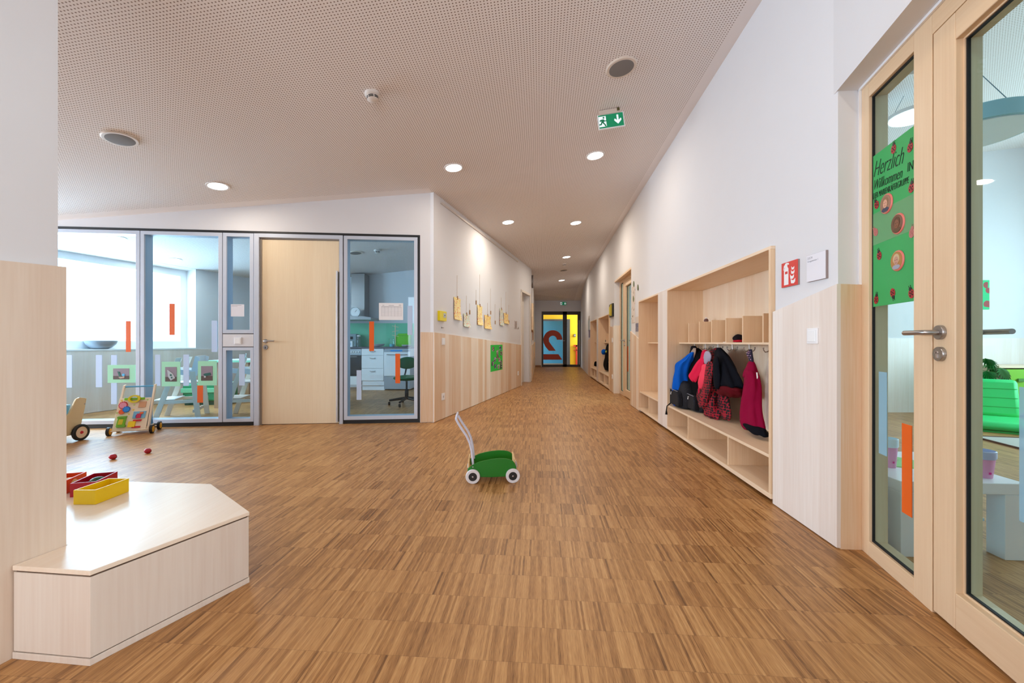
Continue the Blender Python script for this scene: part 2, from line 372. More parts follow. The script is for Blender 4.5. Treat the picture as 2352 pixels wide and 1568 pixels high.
# left corridor wall with door niche
l0 = L.on(1197.3, 880)[0]; l1 = L.on(1216.5, 880)[0]; lend = (yl-5.054)*1.0371
wl = MB(); wl.box(0, l0, 0, .2, 0, TOP); wl.box(l1, lend, 0, .2, 0, TOP); wl.box(l0, l1, 0, .2, 2.17, TOP)
structure(fr_obj(L, wl, 'wall_left', M['wall']))
structure(fr_obj(M2, MB().box(0, 6.3, 0, .2, 0, TOP), 'wall_left_far', M['wall']))
# wall over and beside the glazed partition
wg = MB(); wg.box(-8.1, 0, 0, .16, 2.338, TOP); wg.box(0, .17, 0, .16, 0, TOP); wg.box(-8.1, -5.13, 0, .16, 0, 2.338)
structure(fr_obj(G, wg, 'wall_front', M['wall']))
# end of the corridor
e0, e1 = (1244-CX)/FP*16.5, (1335-CX)/FP*16.5; ez = 1+(HZ-715)*16.5/FP
we = MB(); we.box(.6, e0, 16.5, 16.7, 0, 3); we.box(e1, 3.2, 16.5, 16.7, 0, 3); we.box(e0, e1, 16.5, 16.7, ez, 3)
structure(we.build('wall_end', M['wall']))
# wall end (pillar) at the left edge
def pl(Y, off=0): return (-1.551-.25*(1.407-Y)-off, Y)
structure(MB().prism([pl(1.407, .027), pl(-3.1, .027), pl(-3.1, .42), pl(1.407, .42)], 0, TOP).build('wall_pillar', M['wall']))
o = MB(); a, b_, c_, d_ = pl(1.409), pl(-3.0), pl(-3.0, .026), pl(1.409, .026)
o.add([(*a, 0), (*b_, 0), (*c_, 0), (*d_, 0), (*a, 1.262), (*b_, 1.05), (*c_, 1.05), (*d_, 1.262)], [(0,3,2,1),(4,5,6,7),(0,1,5,4),(1,2,6,5),(2,3,7,6),(3,0,4,7)])
M['maplep'] = veneer('pillar_maple', srgb(232, 219, 204), srgb(212, 188, 166), .105, 0, 2, .42)
po = o.build('trim_1', M['maplep']); structure(po)
PF = Frame(*pl(1.409), -.25, -1)
po.data.transform(Matrix.Rotation(-PF.th, 4, 'Z') @ Matrix.Translation((-PF.o[0], -PF.o[1], 0))); po.location = (PF.o[0], PF.o[1], 0); po.rotation_euler = (0, 0, PF.th)
# outer shell with window openings
ws = MB(); ws.box(-9.2, -9.0, -4, .5, 0, TOP); ws.box(-9.2, -9, 4.3, 4.5, 0, TOP); ws.box(-9.2, -9, .5, 4.3, 0, .75); ws.box(-9.2, -9, .5, 4.3, 2.45, TOP)
structure(ws.build('wall_lobby_left', M['wall']))
wb = MB(); wb.box(-9.2, -1.8, -3.2, -3, 0, TOP); wb.box(.4, 9, -3.2, -3, 0, TOP); wb.box(-1.8, .4, -3.2, -3, 2.45, TOP); wb.box(-1.8, .4, -3.2, -3, 0, .55)
structure(wb.build('wall_back', M['wall']))
wp = MB(); wp.box(8, 8.2, -3, -.2, 0, TOP); wp.box(8, 8.2, 4.8, 5.9, 0, TOP); wp.box(8, 8.2, -.2, 4.8, 0, .85); wp.box(8, 8.2, -.2, 4.8, 2.55, TOP)
structure(wp.build('wall_playroom_outer', M['wall']))
structure(B(2.35, 8, 5.8, 5.95, 0, TOP).build('wall_playroom_end', M['wall']))
structure(B(3.6, 8, 5.785, 5.8, 0, 1.06).build('trim_2', M['maplew']))
wq = MB(); wq.box(6, 6.2, 5.95, 6.9, 0, TOP); wq.box(6, 6.2, 10.3, 12.2, 0, TOP); wq.box(6, 6.2, 6.9, 10.3, 0, .9); wq.box(6, 6.2, 6.9, 10.3, 2.5, TOP); wq.box(2.8, 6.2, 12.2, 12.35, 0, TOP)
structure(wq.build('wall_far_playroom', M['wall']))

# wainscot panels (slanted top edges)
def panel(F, n, x0, x1, z0, z1, mat='maple', t=.018, zb=.006, y=0):
    m = MB(); m.add([(x0, y-t, zb), (x1, y-t, zb), (x1, y, zb), (x0, y, zb), (x0, y-t, z0), (x1, y-t, z1), (x1, y, z1), (x0, y, z0)],
                    [(0,3,2,1),(4,5,6,7),(0,1,5,4),(1,2,6,5),(2,3,7,6),(3,0,4,7)])
    return structure(fr_obj(F, m, 'trim_%d' % n, M[mat]))
panel(R, 3, A0+.004, .018, 1.188, 1.283, 'maplew')
panel(R, 4, D0, B1-.004, 1.178, 1.044)
panel(R, 5, A2+.004, D1, 1.33, 1.305)
panel(R, 6, rx(12.2), B3-.004, 1.06, 1.15)
panel(L, 7, 0, l0-.004, 1.125, .94, t=.014)
panel(G, 8, .006, .17, 1.128, 1.125, t=.014)
panel(M2, 9, 0, 6.1, .92, 1.0)
# reveals of the two glazed doors
RV = Frame(1.592+.0, 1.977, 1, -.07)
m = MB().add([(0, 0, 0), (.10, 0, 0), (.10, .016, 0), (0, .016, 0), (0, 0, 1.283), (.10, 0, 1.278), (.10, .016, 1.278), (0, .016, 1.283)], [(0,3,2,1),(4,5,6,7),(0,1,5,4),(1,2,6,5),(2,3,7,6),(3,0,4,7)])
m = MB().add([(0, -.018, 0), (.10, -.018, 0), (.10, 0, 0), (0, 0, 0), (0, -.018, 1.283), (.10, -.018, 1.278), (.10, 0, 1.278), (0, 0, 1.283)], [(0,3,2,1),(4,5,6,7),(0,1,5,4),(1,2,6,5),(2,3,7,6),(3,0,4,7)])
structure(fr_obj(RV, m, 'trim_10', M['maple']))
# slim baseboards at the corridor end
structure(B(.95, e0-.02, 16.485, 16.5, 0, .07).build('baseboard_end', C('oak_base', 150, 105, 62)))

# ------------------------------------------------------------------ glazed timber doors
def glazed_door(F, n, off, jamb, sl, mul, leafw, top, dark=False, label=None):
    """jamb | sidelight | mullion | leaf; local x from 0"""
    d = structure(thing('door_%d' % n, F.w(off, 0, 0), F.th))
    x1 = jamb; x2 = x1+sl; x3 = x2+mul; x4 = x3+.007; x5 = x4+leafw; x6 = x5+.08; T = .075
    MB().box(0, jamb, 0, T, 0, top).box(x2, x3, 0, T, 0, top).box(x5+.006, x6, 0, T, 0, top).build('frame_post', M['spruce'], d, bevel=.002)
    MB().box(x1, x2, .0, T, top-.074, top).box(x3, x5+.006, .0, T, top-.082, top).box(x1, x2, .0, T, 0, .07).build('frame_rail', M['spruceh'], d, bevel=.002)
    MB().ring([(x1, .07), (x2, .07), (x2, top-.074), (x1, top-.074)], [(x1+.006, .078), (x2-.003, .078), (x2-.003, top-.08), (x1+.006, top-.08)], .013, .023).build('gasket', M['gasket'], d)
    B(x1, x2, .0165, .0205, .07, top-.074).build('sidelight_glass', M['tglass'], d)
    MB().box(x3, x4, .03, .06, 0, top-.082).build('door_gap', M['hole'], d)
    lf = thing('door_leaf', (x4, 0, 0)); lf.parent = d
    w, h, st = leafw, top-.085, .105
    MB().box(0, st, 0, .07, .012, h).box(w-st, w, 0, .07, .012, h).build('stile', M['spruce'], lf, bevel=.003)
    MB().box(st, w-st, 0, .07, .012, .138).box(st, w-st, 0, .07, h-.095, h).build('door_rail', M['spruceh'], lf, bevel=.003)
    # glazing bead set back inside the leaf
    MB().ring([(st, .138), (w-st, .138), (w-st, h-.095), (st, h-.095)], [(st+.006, .144), (w-st-.006, .144), (w-st-.006, h-.101), (st+.006, h-.101)], .022, .07).build('glazing_bead', M['spruce'], lf)
    MB().ring([(st+.006, .144), (w-st-.006, .144), (w-st-.006, h-.101), (st+.006, h-.101)], [(st+.011, .149), (w-st-.011, .149), (w-st-.011, h-.106), (st+.011, h-.106)], .026, .036).build('gasket', M['gasket'], lf)
    B(st+.006, w-st-.006, .030, .034, .144, h-.101).build('door_glass', M['tglass'], lf)
    for sgn, y0 in ((-1, 0), (1, .07)):
        hd = MB(); hx, hz = .041, 1.036
        hd.lathe([(.0, y0+sgn*.012), (.0245, y0+sgn*.012), (.026, y0+sgn*.010), (.026, y0)], (hx, 0, hz), 'y')
        hd.tube([(hx, y0, hz), (hx, y0+sgn*.040, hz), (hx-.003, y0+sgn*.048, hz), (hx-.01, y0+sgn*.052, hz), (hx-.105 if sgn < 0 else hx+.105, y0+sgn*.052, hz)], .0092, 12)
        hd.build('handle', M['steel'], lf, smooth=True)
        lk = MB(); lk.lathe([(.0, y0+sgn*.012), (.0245, y0+sgn*.012), (.026, y0+sgn*.010), (.026, y0)], (hx, 0, .958), 'y'); lk.build('lock_rosette', M['steel'], lf, smooth=True)
        if sgn < 0:
            ky = MB(); ky.lathe([(.0, -.0155), (.006, -.0155), (.0065, -.012)], (hx-.001, 0, .963), 'y', 14); ky.box(hx-.004, hx+.003, -.0150, -.012, .944, .962); ky.build('key_cylinder', C('pale_steel', 205, 195, 190, .3, metal=.8), lf)
            MB().box(hx-.0015, hx+.001, -.0160, -.0155, .959, .967).build('key_slot', M['hole'], lf)
    return d
d1 = glazed_door(N, 1, .0, .060, .311, .10, .95, 2.222)
d2 = glazed_door(R, 2, D1+.012, .07, .26, .09, .94, 2.205)
d2.location = R.w(D1+.012, .10, 0)
# wooden reveal of the second door (end grain panel and head)
structure(fr_obj(R, MB().box(D1, D1+.012, -.018, .12, 0, 1.33), 'trim_11', M['maple']))
structure(fr_obj(R, MB().box(D1, D0, .0, .12, 2.175, 2.206), 'trim_12', M['spruceh']))
# seal strip beside the frame
structure(fr_obj(N, MB().box(-.012, .0, -.010, .03, 0, 2.226).box(-.012, 1.55, -.010, -.001, 2.214, 2.226), 'trim_13', M['white']))

# stickers, poster and room on the playroom door
def gq(F, pts, dep):      # quad on a frame from four photo points
    return [F.on(u, v, dep) for u, v in pts]
GD = .0145
def dsticker(u0, u1, v0, v1, mat, label, dep):
    x0, za = N.on(u0, v0, dep); x1, _ = N.on(u1, v0, dep); zb = N.on(u1, v1, dep)[1]
    s = N.thing('glass_sticker', (x0+x1)/2, dep-.001, (za+zb)/2, label, 'sticker'); B(-(x1-x0)/2, (x1-x0)/2, 0, .002, -(za-zb)/2, (za-zb)/2).build('film', mat, s)
dsticker(2072, 2095, 971, 1189, M['orange'], 'long orange strip stuck on the narrow door glass', GD)
dsticker(2019, 2037, 853, 1048, M['ffrost'], 'long frosted blue strip on the narrow door glass, left of the orange strip', GD)
dsticker(2342, 2385, 888, 1215, M['ffrost'], 'frosted strip on the large door glass at the right edge', .0285)
# welcome poster
px0 = .064; ps = N.thing('welcome_poster', px0, .0145, 1.165, 'tall green welcome poster with ladybirds and three round photos on the narrow door glass', 'poster')
PW, PH = .304, .700
pp = lambda u, v: (N.on(u, v, GD)[0]-px0, N.on(u, v, GD)[1]-1.165)
pg = film('poster_green', srgb(52, 166, 88), .97); B(0, PW, 0, .0015, 0, PH).build('sheet', pg, ps)
B(.0, PW, -.0005, 0, .285, .43).build('tape_band', film('tape', srgb(150, 205, 150), .45), ps)
ink = C('black_ink', 22, 26, 20, .7)
text_mesh('Herzlich', .105, ink, ps, (.004, -.0010, .600), (P2, .11, 0), shear=.35, sx=.60, offset=-.0022)
text_mesh('Willkommen', .066, ink, ps, (.004, -.0010, .541), (P2, .10, 0), shear=.3, sx=.60, offset=-.0012)
text_mesh('IN', .055, ink, ps, (.242, -.0010, .530), (P2, .08, 0), sx=.7, offset=-.001)
text_mesh('DER MARIENKÄFERGRUPPE', .040, ink, ps, (.003, -.0010, .500), (P2, .07, 0), sx=.515, offset=-.0009)
bugred = C('ladybird_red', 170, 26, 36, .5); bugblk = C('ladybird_black', 24, 18, 18, .5); bugpale = C('ladybird_pale', 186, 110, 104, .5)
for (u, v, an, rm) in ((2053, 342, .1, 0), (2091, 338, .25, 0), (2094, 431, .2, 0), (2014, 470, -.4, 0), (2012, 533, -.6, 1), (2095, 535, .2, 1), (2020, 587, -.2, 0), (2051, 672, 2.9, 0), (2013, 688, .2, 0), (2094, 674, -.3, 0)):
    bx, bz = pp(u, v); lb = thing('ladybird', (bx, -.0006, bz)); lb.rotation_euler = (0, an, 0); lb.parent = ps
    MB().prism([(p[0]*.85, p[1]) for p in circle(.0195, 20)], -.0012, 0, 'y').build('body', bugpale if rm else bugred, lb)
    sp_ = MB(); sp_.prism(circle(.008, 12, 0, .0195), -.0018, 0, 'y')
    for (px, pz) in ((-.007, .005), (.007, .005), (-.008, -.007), (.007, -.007), (0, -.001)): sp_.prism(circle(.0034, 8, px, pz), -.0019, -.0011, 'y')
    sp_.box(-.006, -.005, -.0012, 0, .024, .036).box(.004, .005, -.0012, 0, .024, .036)
    sp_.build('spots', bugpale if rm else bugblk, lb)
for i, (u, v, bg, hair, face, shirt) in enumerate(((2037.5, 467.5, (150, 105, 80), (150, 110, 80), (214, 160, 132), (60, 62, 84)), (2064, 513.5, (104, 62, 36), (92, 58, 34), (132, 84, 56), (96, 66, 40)), (2063, 598.5, (176, 124, 62), (206, 180, 140), (196, 148, 124), (160, 160, 176)))):
    px, pz = pp(u, v)
    ph = thing('round_photo', (px, -.001, pz)); ph.parent = ps
    MB().lathe([(0, -.005), (.040, -.005), (.043, -.003), (.044, 0)], (0, 0, 0), 'y', 36).build('pink_rim', C('salmon_rim', 226, 120, 108, .4), ph, smooth=True)
    MB().prism(circle(.0385, 32), -.0058, -.0045, 'y').build('backdrop', C('photo_bg%d' % i, *bg, .3), ph)
    MB().prism([(p[0], p[1]) for p in circle(.0215, 24, 0, .008)], -.0064, -.005, 'y').build('hair', C('photo_hair%d' % i, *hair, .6), ph)
    MB().prism([(p[0]*.82, p[1]) for p in circle(.0185, 24, 0, .0)], -.0068, -.005, 'y').build('face', C('photo_face%d' % i, *face, .6), ph)
    MB().prism([(-.027, -.026), (-.016, -.0175), (.016, -.0175), (.027, -.026), (.015, -.035), (-.015, -.035)], -.0066, -.005, 'y').build('shirt', C('photo_shirt%d' % i, *shirt, .6), ph)
    ft = MB(); ft.prism(circle(.0017, 8, -.006, .003), -.0072, -.0066, 'y').prism(circle(.0017, 8, .006, .003), -.0072, -.0066, 'y').box(-.005, .005, -.0072, -.0066, -.0095, -.0083)
    ft.build('features', C('photo_feat', 70, 40, 34, .6), ph)

# ------------------------------------------------------------------ coat lockers in the right wall
DEP = .36
def locker(idx, x0, x1, x2, x3, label, ndiv, pitch):
    """far narrow bay x3..x2, post x2..x1, wide bay x1..x0 (x grows towards the camera)"""
    t = R.thing('coat_locker', x0, 0, .0, label, 'coat rack', 'built-in coat lockers')
    W1 = x1-x0; W2 = x2-x0; W3 = x3-x0; th = .018; Z0 = .03; pr = -.028; zt = 1.578
    MB().box(W3, 0, pr, DEP, Z0, Z0+.03).build('base_board', M['boardh'], t, bevel=.001)
    MB().box(W3, 0, DEP, DEP+.012, Z0, zt).build('back_panel', M['board'], t)
    MB().box(W3, 0, pr, DEP, zt, zt+.02).build('top_board', M['boardh'], t, bevel=.001)
    for xx in (-.022, W1-.012, W2-.006, W3): MB().box(xx, xx+.02, pr, DEP, Z0+.03, zt).build('side_panel', M['boardside'], t, bevel=.001)
    MB().box(W2, W1, pr-.002, pr+.012, Z0+.0, zt+.02).build('front_post', M['maplew'], t, bevel=.001)
    MB().box(W1, -.022, pr+.012, DEP, .275, .295).build('bench_seat', M['boardh'], t, bevel=.001)
    MB().box(W3+.02, W2, pr+.012, DEP, .275, .295).build('bench_seat', M['boardh'], t, bevel=.001)
    sd = .10
    MB().box(W1+.005, -.022, sd, DEP, .984, 1.0).build('hat_shelf', M['boardh'], t, bevel=.001)
    MB().box(W3+.02, W2-.0, sd, DEP, .984, 1.0).build('hat_shelf', M['boardh'], t, bevel=.001)
    wb = abs(W1)-.03
    k = 3 if wb > 1.8 else 2
    divs = [W1+(abs(W1)-.02)*f for f in ((.294, .71) if k == 3 else (.5,))]
    for xx in divs+[W3+.02+(W2-W3)*.48]: MB().box(xx-.008, xx+.008, pr+.016, DEP, Z0+.03, .275).build('cubby_divider', M['boardside'], t, bevel=.001)
    for i in range(ndiv):
        xx = -.055-.285*(i+.99)
        MB().box(xx-.008, xx+.008, sd+.004, DEP, 1.0, 1.203).build('shelf_divider', M['boardside'], t, bevel=.001)
    for i in range(2 if W2-W3 < -.5 else 1): MB().box(W2-.22-.285*i-.008, W2-.22-.285*i+.008, sd+.004, DEP, 1.0, 1.203).build('shelf_divider', M['boardside'], t, bevel=.001)
    hk = MB(); hk.lathe([(.0, -.004), (.014, -.004), (.014, 0)], (0, 0, 0), 'z', 16); hk.tube([(0, 0, 0), (0, 0, -.045)], .005, 8)
    hk.tube([(0, 0, -.035), (0, -.012, -.052), (0, -.03, -.055), (0, -.042, -.04), (0, -.043, -.03)], .004, 8); hk.ball((0, -.043, -.027), .006)
    hk.tube([(0, 0, -.035), (0, .012, -.052), (0, .03, -.055), (0, .042, -.04), (0, .043, -.03)], .004, 8); hk.ball((0, .043, -.027), .006)
    h0 = hk.build('hook', M['steel'], t, smooth=True); xs = [(-.055-.285*(i+1.32)) for i in range(ndiv)]+[W2-.12]
    for i, xx in enumerate(xs):
        o = h0 if i == 0 else h0.copy()
        if i: COL.objects.link(o); o.parent = t
        o.location = (xx, .20, .984)
    return t
M['boardside'] = veneer('maple_board_side', srgb(240, 218, 188), srgb(218, 182, 142), .17, 1, 2, .42)
LK = locker(1, A0, A1, B0, B1, 'built-in maple coat locker beside the red fire sign, full of pink, red and navy clothes', 6, .285)
LK2 = locker(2, A2, A3, B2, B3, 'built-in maple coat locker far down the corridor, past the second glazed door', 4, .285)

# ------------------------------------------------------------------ clothes
def rowshape(F, d, u0, u1, v, rdmax, kk=.62):
    um = (u0+u1)/2; x, z = F.on(um, v, d); xa = F.on(um+1, v, d)[0]-x
    wpt = F.w(x, d); Y = wpt[1]; pb = FP/Y*abs(F.n[0]); pa = 1/abs(xa); Wp = (u1-u0)/2
    rd = min(rdmax, kk*Wp/pb); rs = math.sqrt(max(Wp*Wp-(rd*pb)**2, 1))/pa
    return x, z, rs, rd
def cloth(F, name, rows, d, rdmax, mat, parent=None, org=(0, 0, 0), folds=7, amp=.10, seed=0, seg=44, lean=0.0, kk=.62):
    """hanging cloth: closed loft whose silhouette rows are (v, uL, uR)"""
    rows = sorted(rows); amp *= 1.6
    sh = [rowshape(F, d+lean*(i/(len(rows)-1)), r[1], r[2], r[0], rdmax, kk)+(d+lean*(i/(len(rows)-1)),) for i, r in enumerate(rows)]
    n = 5*(len(rows)-1)+1
    def cr(p0, p1, p2, p3, t): return .5*((2*p1)+(-p0+p2)*t+(2*p0-5*p1+4*p2-p3)*t*t+(-p0+3*p1-3*p2+p3)*t**3)
    m = MB(); vs = []; fs = []
    for k in range(n):
        i = min(k//5, len(rows)-2); t = (k-5*i)/5
        g = lambda j: sh[max(0, min(len(sh)-1, j))]
        x, z, rs, rd, dd = [cr(g(i-1)[c], g(i)[c], g(i+1)[c], g(i+2)[c], t) for c in range(5)]
        rs = max(rs, .004); rd = max(rd, .004); h = k/(n-1)
        ef = (.45, .78, .93)[k] if k < 3 else (.6, .86)[n-1-k] if n-1-k < 2 else 1.0
        if rd < .012: ef = 1.0
        rs *= ef; rd *= ef
        for a in range(seg):
            an = 2*math.pi*a/seg
            f = 1+amp*(.25+.75*h)*math.sin(folds*an+seed+2.2*math.sin(3*h+seed))+.6*amp*math.sin(3*an+5*h+seed*2)+.9*amp*noise.noise(Vector((2.2*math.cos(an), 2.2*math.sin(an), 5*h+seed)))
            vs.append((x+rs*f*math.cos(an)-org[0], dd+rd*f*math.sin(an)-org[1], z+.006*math.sin(folds*an+seed)*h-org[2]))
    for k in range(n-1): fs += [(k*seg+a, k*seg+(a+1) % seg, (k+1)*seg+(a+1) % seg, (k+1)*seg+a) for a in range(seg)]
    fs += [tuple(range(seg))[::-1], tuple((n-1)*seg+a for a in range(seg))]
    return m.add(vs, fs).build(name, mat, parent, smooth=80)
def cth(name, u, v, d, label, cat, F=R):
    x, z = F.on(u, v, d); return F.thing(name, x, d, z, label, cat), (x, d, z)
fab = lambda n, r, g, b: C(n, r, g, b, .92, spec=.15, bump=.5, bscale=260)
blue, blk, navy, coral = fab('blue_fabric', 8, 92, 196), fab('black_fabric', 7, 7, 10), fab('navy_fabric', 9, 12, 22), fab('coral_fabric', 226, 34, 76)
burg = fab('burgundy_fabric', 140, 4, 54); dred = fab('dark_red_hem', 88, 8, 20)
M['reddot'] = dots('red_with_black_dots', srgb(150, 8, 34), srgb(14, 5, 10), 44, .50)
M['starry'] = dots('black_with_tiny_stars', srgb(6, 6, 16), srgb(90, 92, 130), 62, .10)
t, og = cth('jacket', 1572, 800, .125, 'bright blue jacket at the far end of the coat row, behind the backpack', 'jacket')
cloth(R, 'jacket_body', [(808, 1586, 1596), (824, 1570, 1598), (838, 1554, 1598), (860, 1548, 1596), (890, 1546, 1594), (915, 1545, 1590), (932, 1541, 1588)], .125, .13, blue, t, og, 9, .12, 1, kk=.93)
cloth(R, 'collar', [(794, 1586, 1600), (806, 1585, 1602), (822, 1583, 1600)], .17, .05, navy, t, og, 5, .05, 2)
t, og = cth('jacket', 1600, 798, .19, 'black jacket with grey lining hanging behind the starry backpack', 'jacket')
cloth(R, 'jacket_body', [(799, 1597, 1605), (806, 1590, 1612), (822, 1585, 1618), (850, 1577, 1622), (890, 1576, 1624), (930, 1574, 1622)], .19, .09, blk, t, og, 7, .08, 3)
cloth(R, 'lining', [(799, 1592, 1600), (812, 1586, 1598), (832, 1580, 1590), (848, 1576, 1583), (862, 1572, 1578)], .145, .02, fab('beige_lining', 168, 150, 134), t, og, 3, .05, 4)
# backpacks
def backpack(u0, u1, v0, v1, d, label, F=R, zb=.297, mats=None, tassel=True):
    mats = mats or (M['starry'], blk); xa, za = F.on(u0, v0, d); xb, _ = F.on(u1, v0, d); x = (xa+xb)/2
    w = abs(xb-xa)*.80; h = (za-zb)*1.04; t = F.thing('backpack', x, d, zb, label, 'backpack')
    prof = [(0, .92), (.06, 1.0), (.35, 1.03), (.7, .97), (.86, .84), (.95, .6), (1, .2)]
    m = MB(); vs = []; fs = []; seg = 36
    for (hh, k) in prof:
        for a in range(seg):
            an = 2*math.pi*a/seg; c, s_ = math.cos(an), math.sin(an); e = .6
            vs.append((w/2*k*math.copysign(abs(c)**e, c), .075*(k if hh > .5 else 1)*math.copysign(abs(s_)**e, s_), h*hh))
    for k in range(len(prof)-1): fs += [(k*seg+a, k*seg+(a+1) % seg, (k+1)*seg+(a+1) % seg, (k+1)*seg+a) for a in range(seg)]
    fs += [tuple(range(seg))[::-1], tuple((len(prof)-1)*seg+a for a in range(seg))]
    m.add(vs, fs).build('main_bag', mats[0], t, smooth=70)
    pk = MB(); 
    pk.prism([(p[0]*w*.40, p[1]*h*.26+h*.33) for p in [(-1, -1), (1, -1), (1.03, 0), (.9, .8), (.5, 1.1), (-.5, 1.1), (-.9, .8), (-1.03, 0)]], -.115, -.06, 'y').build('front_pocket', mats[0], t, bevel=.012, smooth=True)
    MB().tube([(-w*.36, -.112, h*.60), (0, -.121, h*.63), (w*.36, -.112, h*.60)], .004, 8).build('zip', C('zip_silver', 120, 120, 130, .4), t)
    MB().prism([(-.02, 0), (-.006, .0), (-.002, .022), (.018, .03), (-.006, .032), (-.012, .012)], -.122, -.117, 'y').xf(Matrix.Translation((0, 0, h*.42))).build('logo_patch', M['white'], t)
    MB().tube([(-.02, 0, h*.97), (-.02, 0, h*1.08), (0, 0, h*1.13), (.02, 0, h*1.08), (.02, 0, h*.97)], .006, 8).build('carry_loop', mats[1], t, smooth=True)
    for sx in (-1, 1): MB().tube([(sx*w*.28, .07, h*.9), (sx*w*.33, .11, h*.6), (sx*w*.3, .09, h*.2)], .012, 8).build('shoulder_strap', mats[1], t, smooth=True)
    if tassel: MB().tube([(-w*.1, -.10, .03), (-w*.1, -.148, -.01), (-w*.1, -.155, -.06), (-w*.1, -.155, -.105)], [.006, .005, .006, .013], 10).build('strap_end', blk, t, smooth=True)
    return t
backpack(1545, 1592, 866, 940, .115, 'black starry backpack with a dangling strap at the left of the coat row')
backpack(1590, 1628, 880, 940, .20, 'black speckled bag leaning behind the starry backpack', tassel=False)
# coral jacket
t, og = cth('jacket', 1620, 804, .17, 'coral pink jacket with two sleeves sticking out, between the black and the dotted clothes', 'jacket')
cloth(R, 'jacket_body', [(803, 1614, 1626), (815, 1610, 1632), (835, 1606, 1642), (860, 1606, 1640), (880, 1610, 1634)], .19, .08, coral, t, og, 6, .08, 5)
cloth(R, 'sleeve', [(822, 1607, 1618), (838, 1596, 1616), (856, 1586, 1610), (866, 1581, 1605), (876, 1588, 1601)], .09, .045, coral, t, og, 4, .06, 6)
cloth(R, 'sleeve', [(836, 1612, 1630), (850, 1611, 1631), (866, 1605, 1628), (882, 1603, 1620), (892, 1606, 1614)], .085, .04, fab('light_coral', 245, 72, 96), t, og, 4, .08, 7)
cloth(R, 'drawstring', [(880, 1604, 1606), (903, 1604, 1606.5)], .08, .004, coral, t, og, 2, 0, 8)
cloth(R, 'lining', [(806, 1618, 1632), (820, 1616, 1634), (836, 1615, 1630)], .11, .03, fab('silver_lining', 168, 160, 180), t, og, 4, .05, 9)
# dotted snowsuit
t, og = cth('snowsuit', 1645, 800, .18, 'dark red snowsuit with black dots and two legs reaching the bench', 'snowsuit')
cloth(R, 'suit_body', [(798, 1642, 1654), (808, 1630, 1656), (825, 1622, 1662), (850, 1616, 1668), (875, 1612, 1672), (900, 1604, 1676)], .19, .10, M['reddot'], t, og, 8, .07, 10)
cloth(R, 'trouser_leg', [(880, 1610, 1646), (905, 1602, 1650), (925, 1600, 1652), (942, 1615, 1652), (955, 1618, 1650), (959, 1626, 1642)], .15, .075, M['reddot'], t, og, 5, .08, 11)
cloth(R, 'trouser_leg', [(880, 1640, 1668), (905, 1642, 1670), (925, 1645, 1676), (945, 1652, 1680), (958, 1658, 1678), (963, 1662, 1677)], .20, .07, M['reddot'], t, og, 5, .08, 12)
cloth(R, 'sleeve', [(830, 1622, 1640), (860, 1618, 1638), (890, 1614, 1634), (912, 1606, 1628), (936, 1602, 1622)], .085, .04, M['reddot'], t, og, 4, .06, 13)
# navy jacket
t, og = cth('jacket', 1668, 800, .15, 'navy jacket with a dark red hem, spread widest of the coat row', 'jacket')
cloth(R, 'jacket_body', [(798, 1648, 1656), (806, 1643, 1664), (820, 1640, 1676), (845, 1640, 1690), (868, 1641, 1700), (888, 1641, 1706)], .15, .12, navy, t, og, 6, .06, 14)
cloth(R, 'hem', [(884, 1641, 1706.5), (893, 1643, 1707), (902, 1646, 1703), (909, 1652, 1690)], .15, .12, dred, t, og, 6, .05, 14.3)
cloth(R, 'sleeve', [(818, 1638, 1652), (845, 1637, 1653), (870, 1638, 1654), (892, 1640, 1653)], .07, .04, navy, t, og, 3, .05, 15)
# burgundy trousers
t, og = cth('dungarees', 1722, 802, .19, 'burgundy dungarees with navy feet hanging alone at the right of the coat row', 'dungarees')
cloth(R, 'shoulder_strap', [(802, 1722, 1728), (812, 1715, 1729), (822, 1719, 1731), (834, 1722, 1732)], .19, .02, dots('patterned_strap', srgb(28, 22, 48), srgb(210, 160, 190), 60, .3), t, og, 3, .1, 16)
cloth(R, 'bib', [(828, 1719, 1733), (842, 1714, 1737), (856, 1706, 1740), (870, 1707, 1743)], .19, .05, burg, t, og, 5, .05, 17)
cloth(R, 'trousers', [(848, 1707, 1738), (868, 1708, 1744), (895, 1706, 1748), (925, 1701, 1747), (950, 1700, 1752), (972, 1703, 1757), (985, 1708, 1759), (990, 1712, 1757)], .18, .085, burg, t, og, 6, .09, 18)
cloth(R, 'feet', [(974, 1705, 1757), (984, 1708, 1762), (993, 1716, 1767), (998, 1728, 1766)], .165, .08, navy, t, og, 5, .06, 19)
cloth(R, 'side_strap', [(855, 1737, 1740), (868, 1738.5, 1741)], .17, .006, M['white'], t, og, 2, 0, 20)
# clear garment bag
t, og = cth('clear_bag', 1764, 810, .2, 'clear plastic bag hanging on the rightmost hook', 'bag')
cloth(R, 'bag_film', [(812, 1767, 1769), (835, 1762, 1772), (850, 1760, 1776), (900, 1759, 1778), (960, 1758, 1779), (986, 1760, 1779)], .2, .03, film('thin_plastic', srgb(225, 222, 228), .16), t, og, 5, .1, 21)
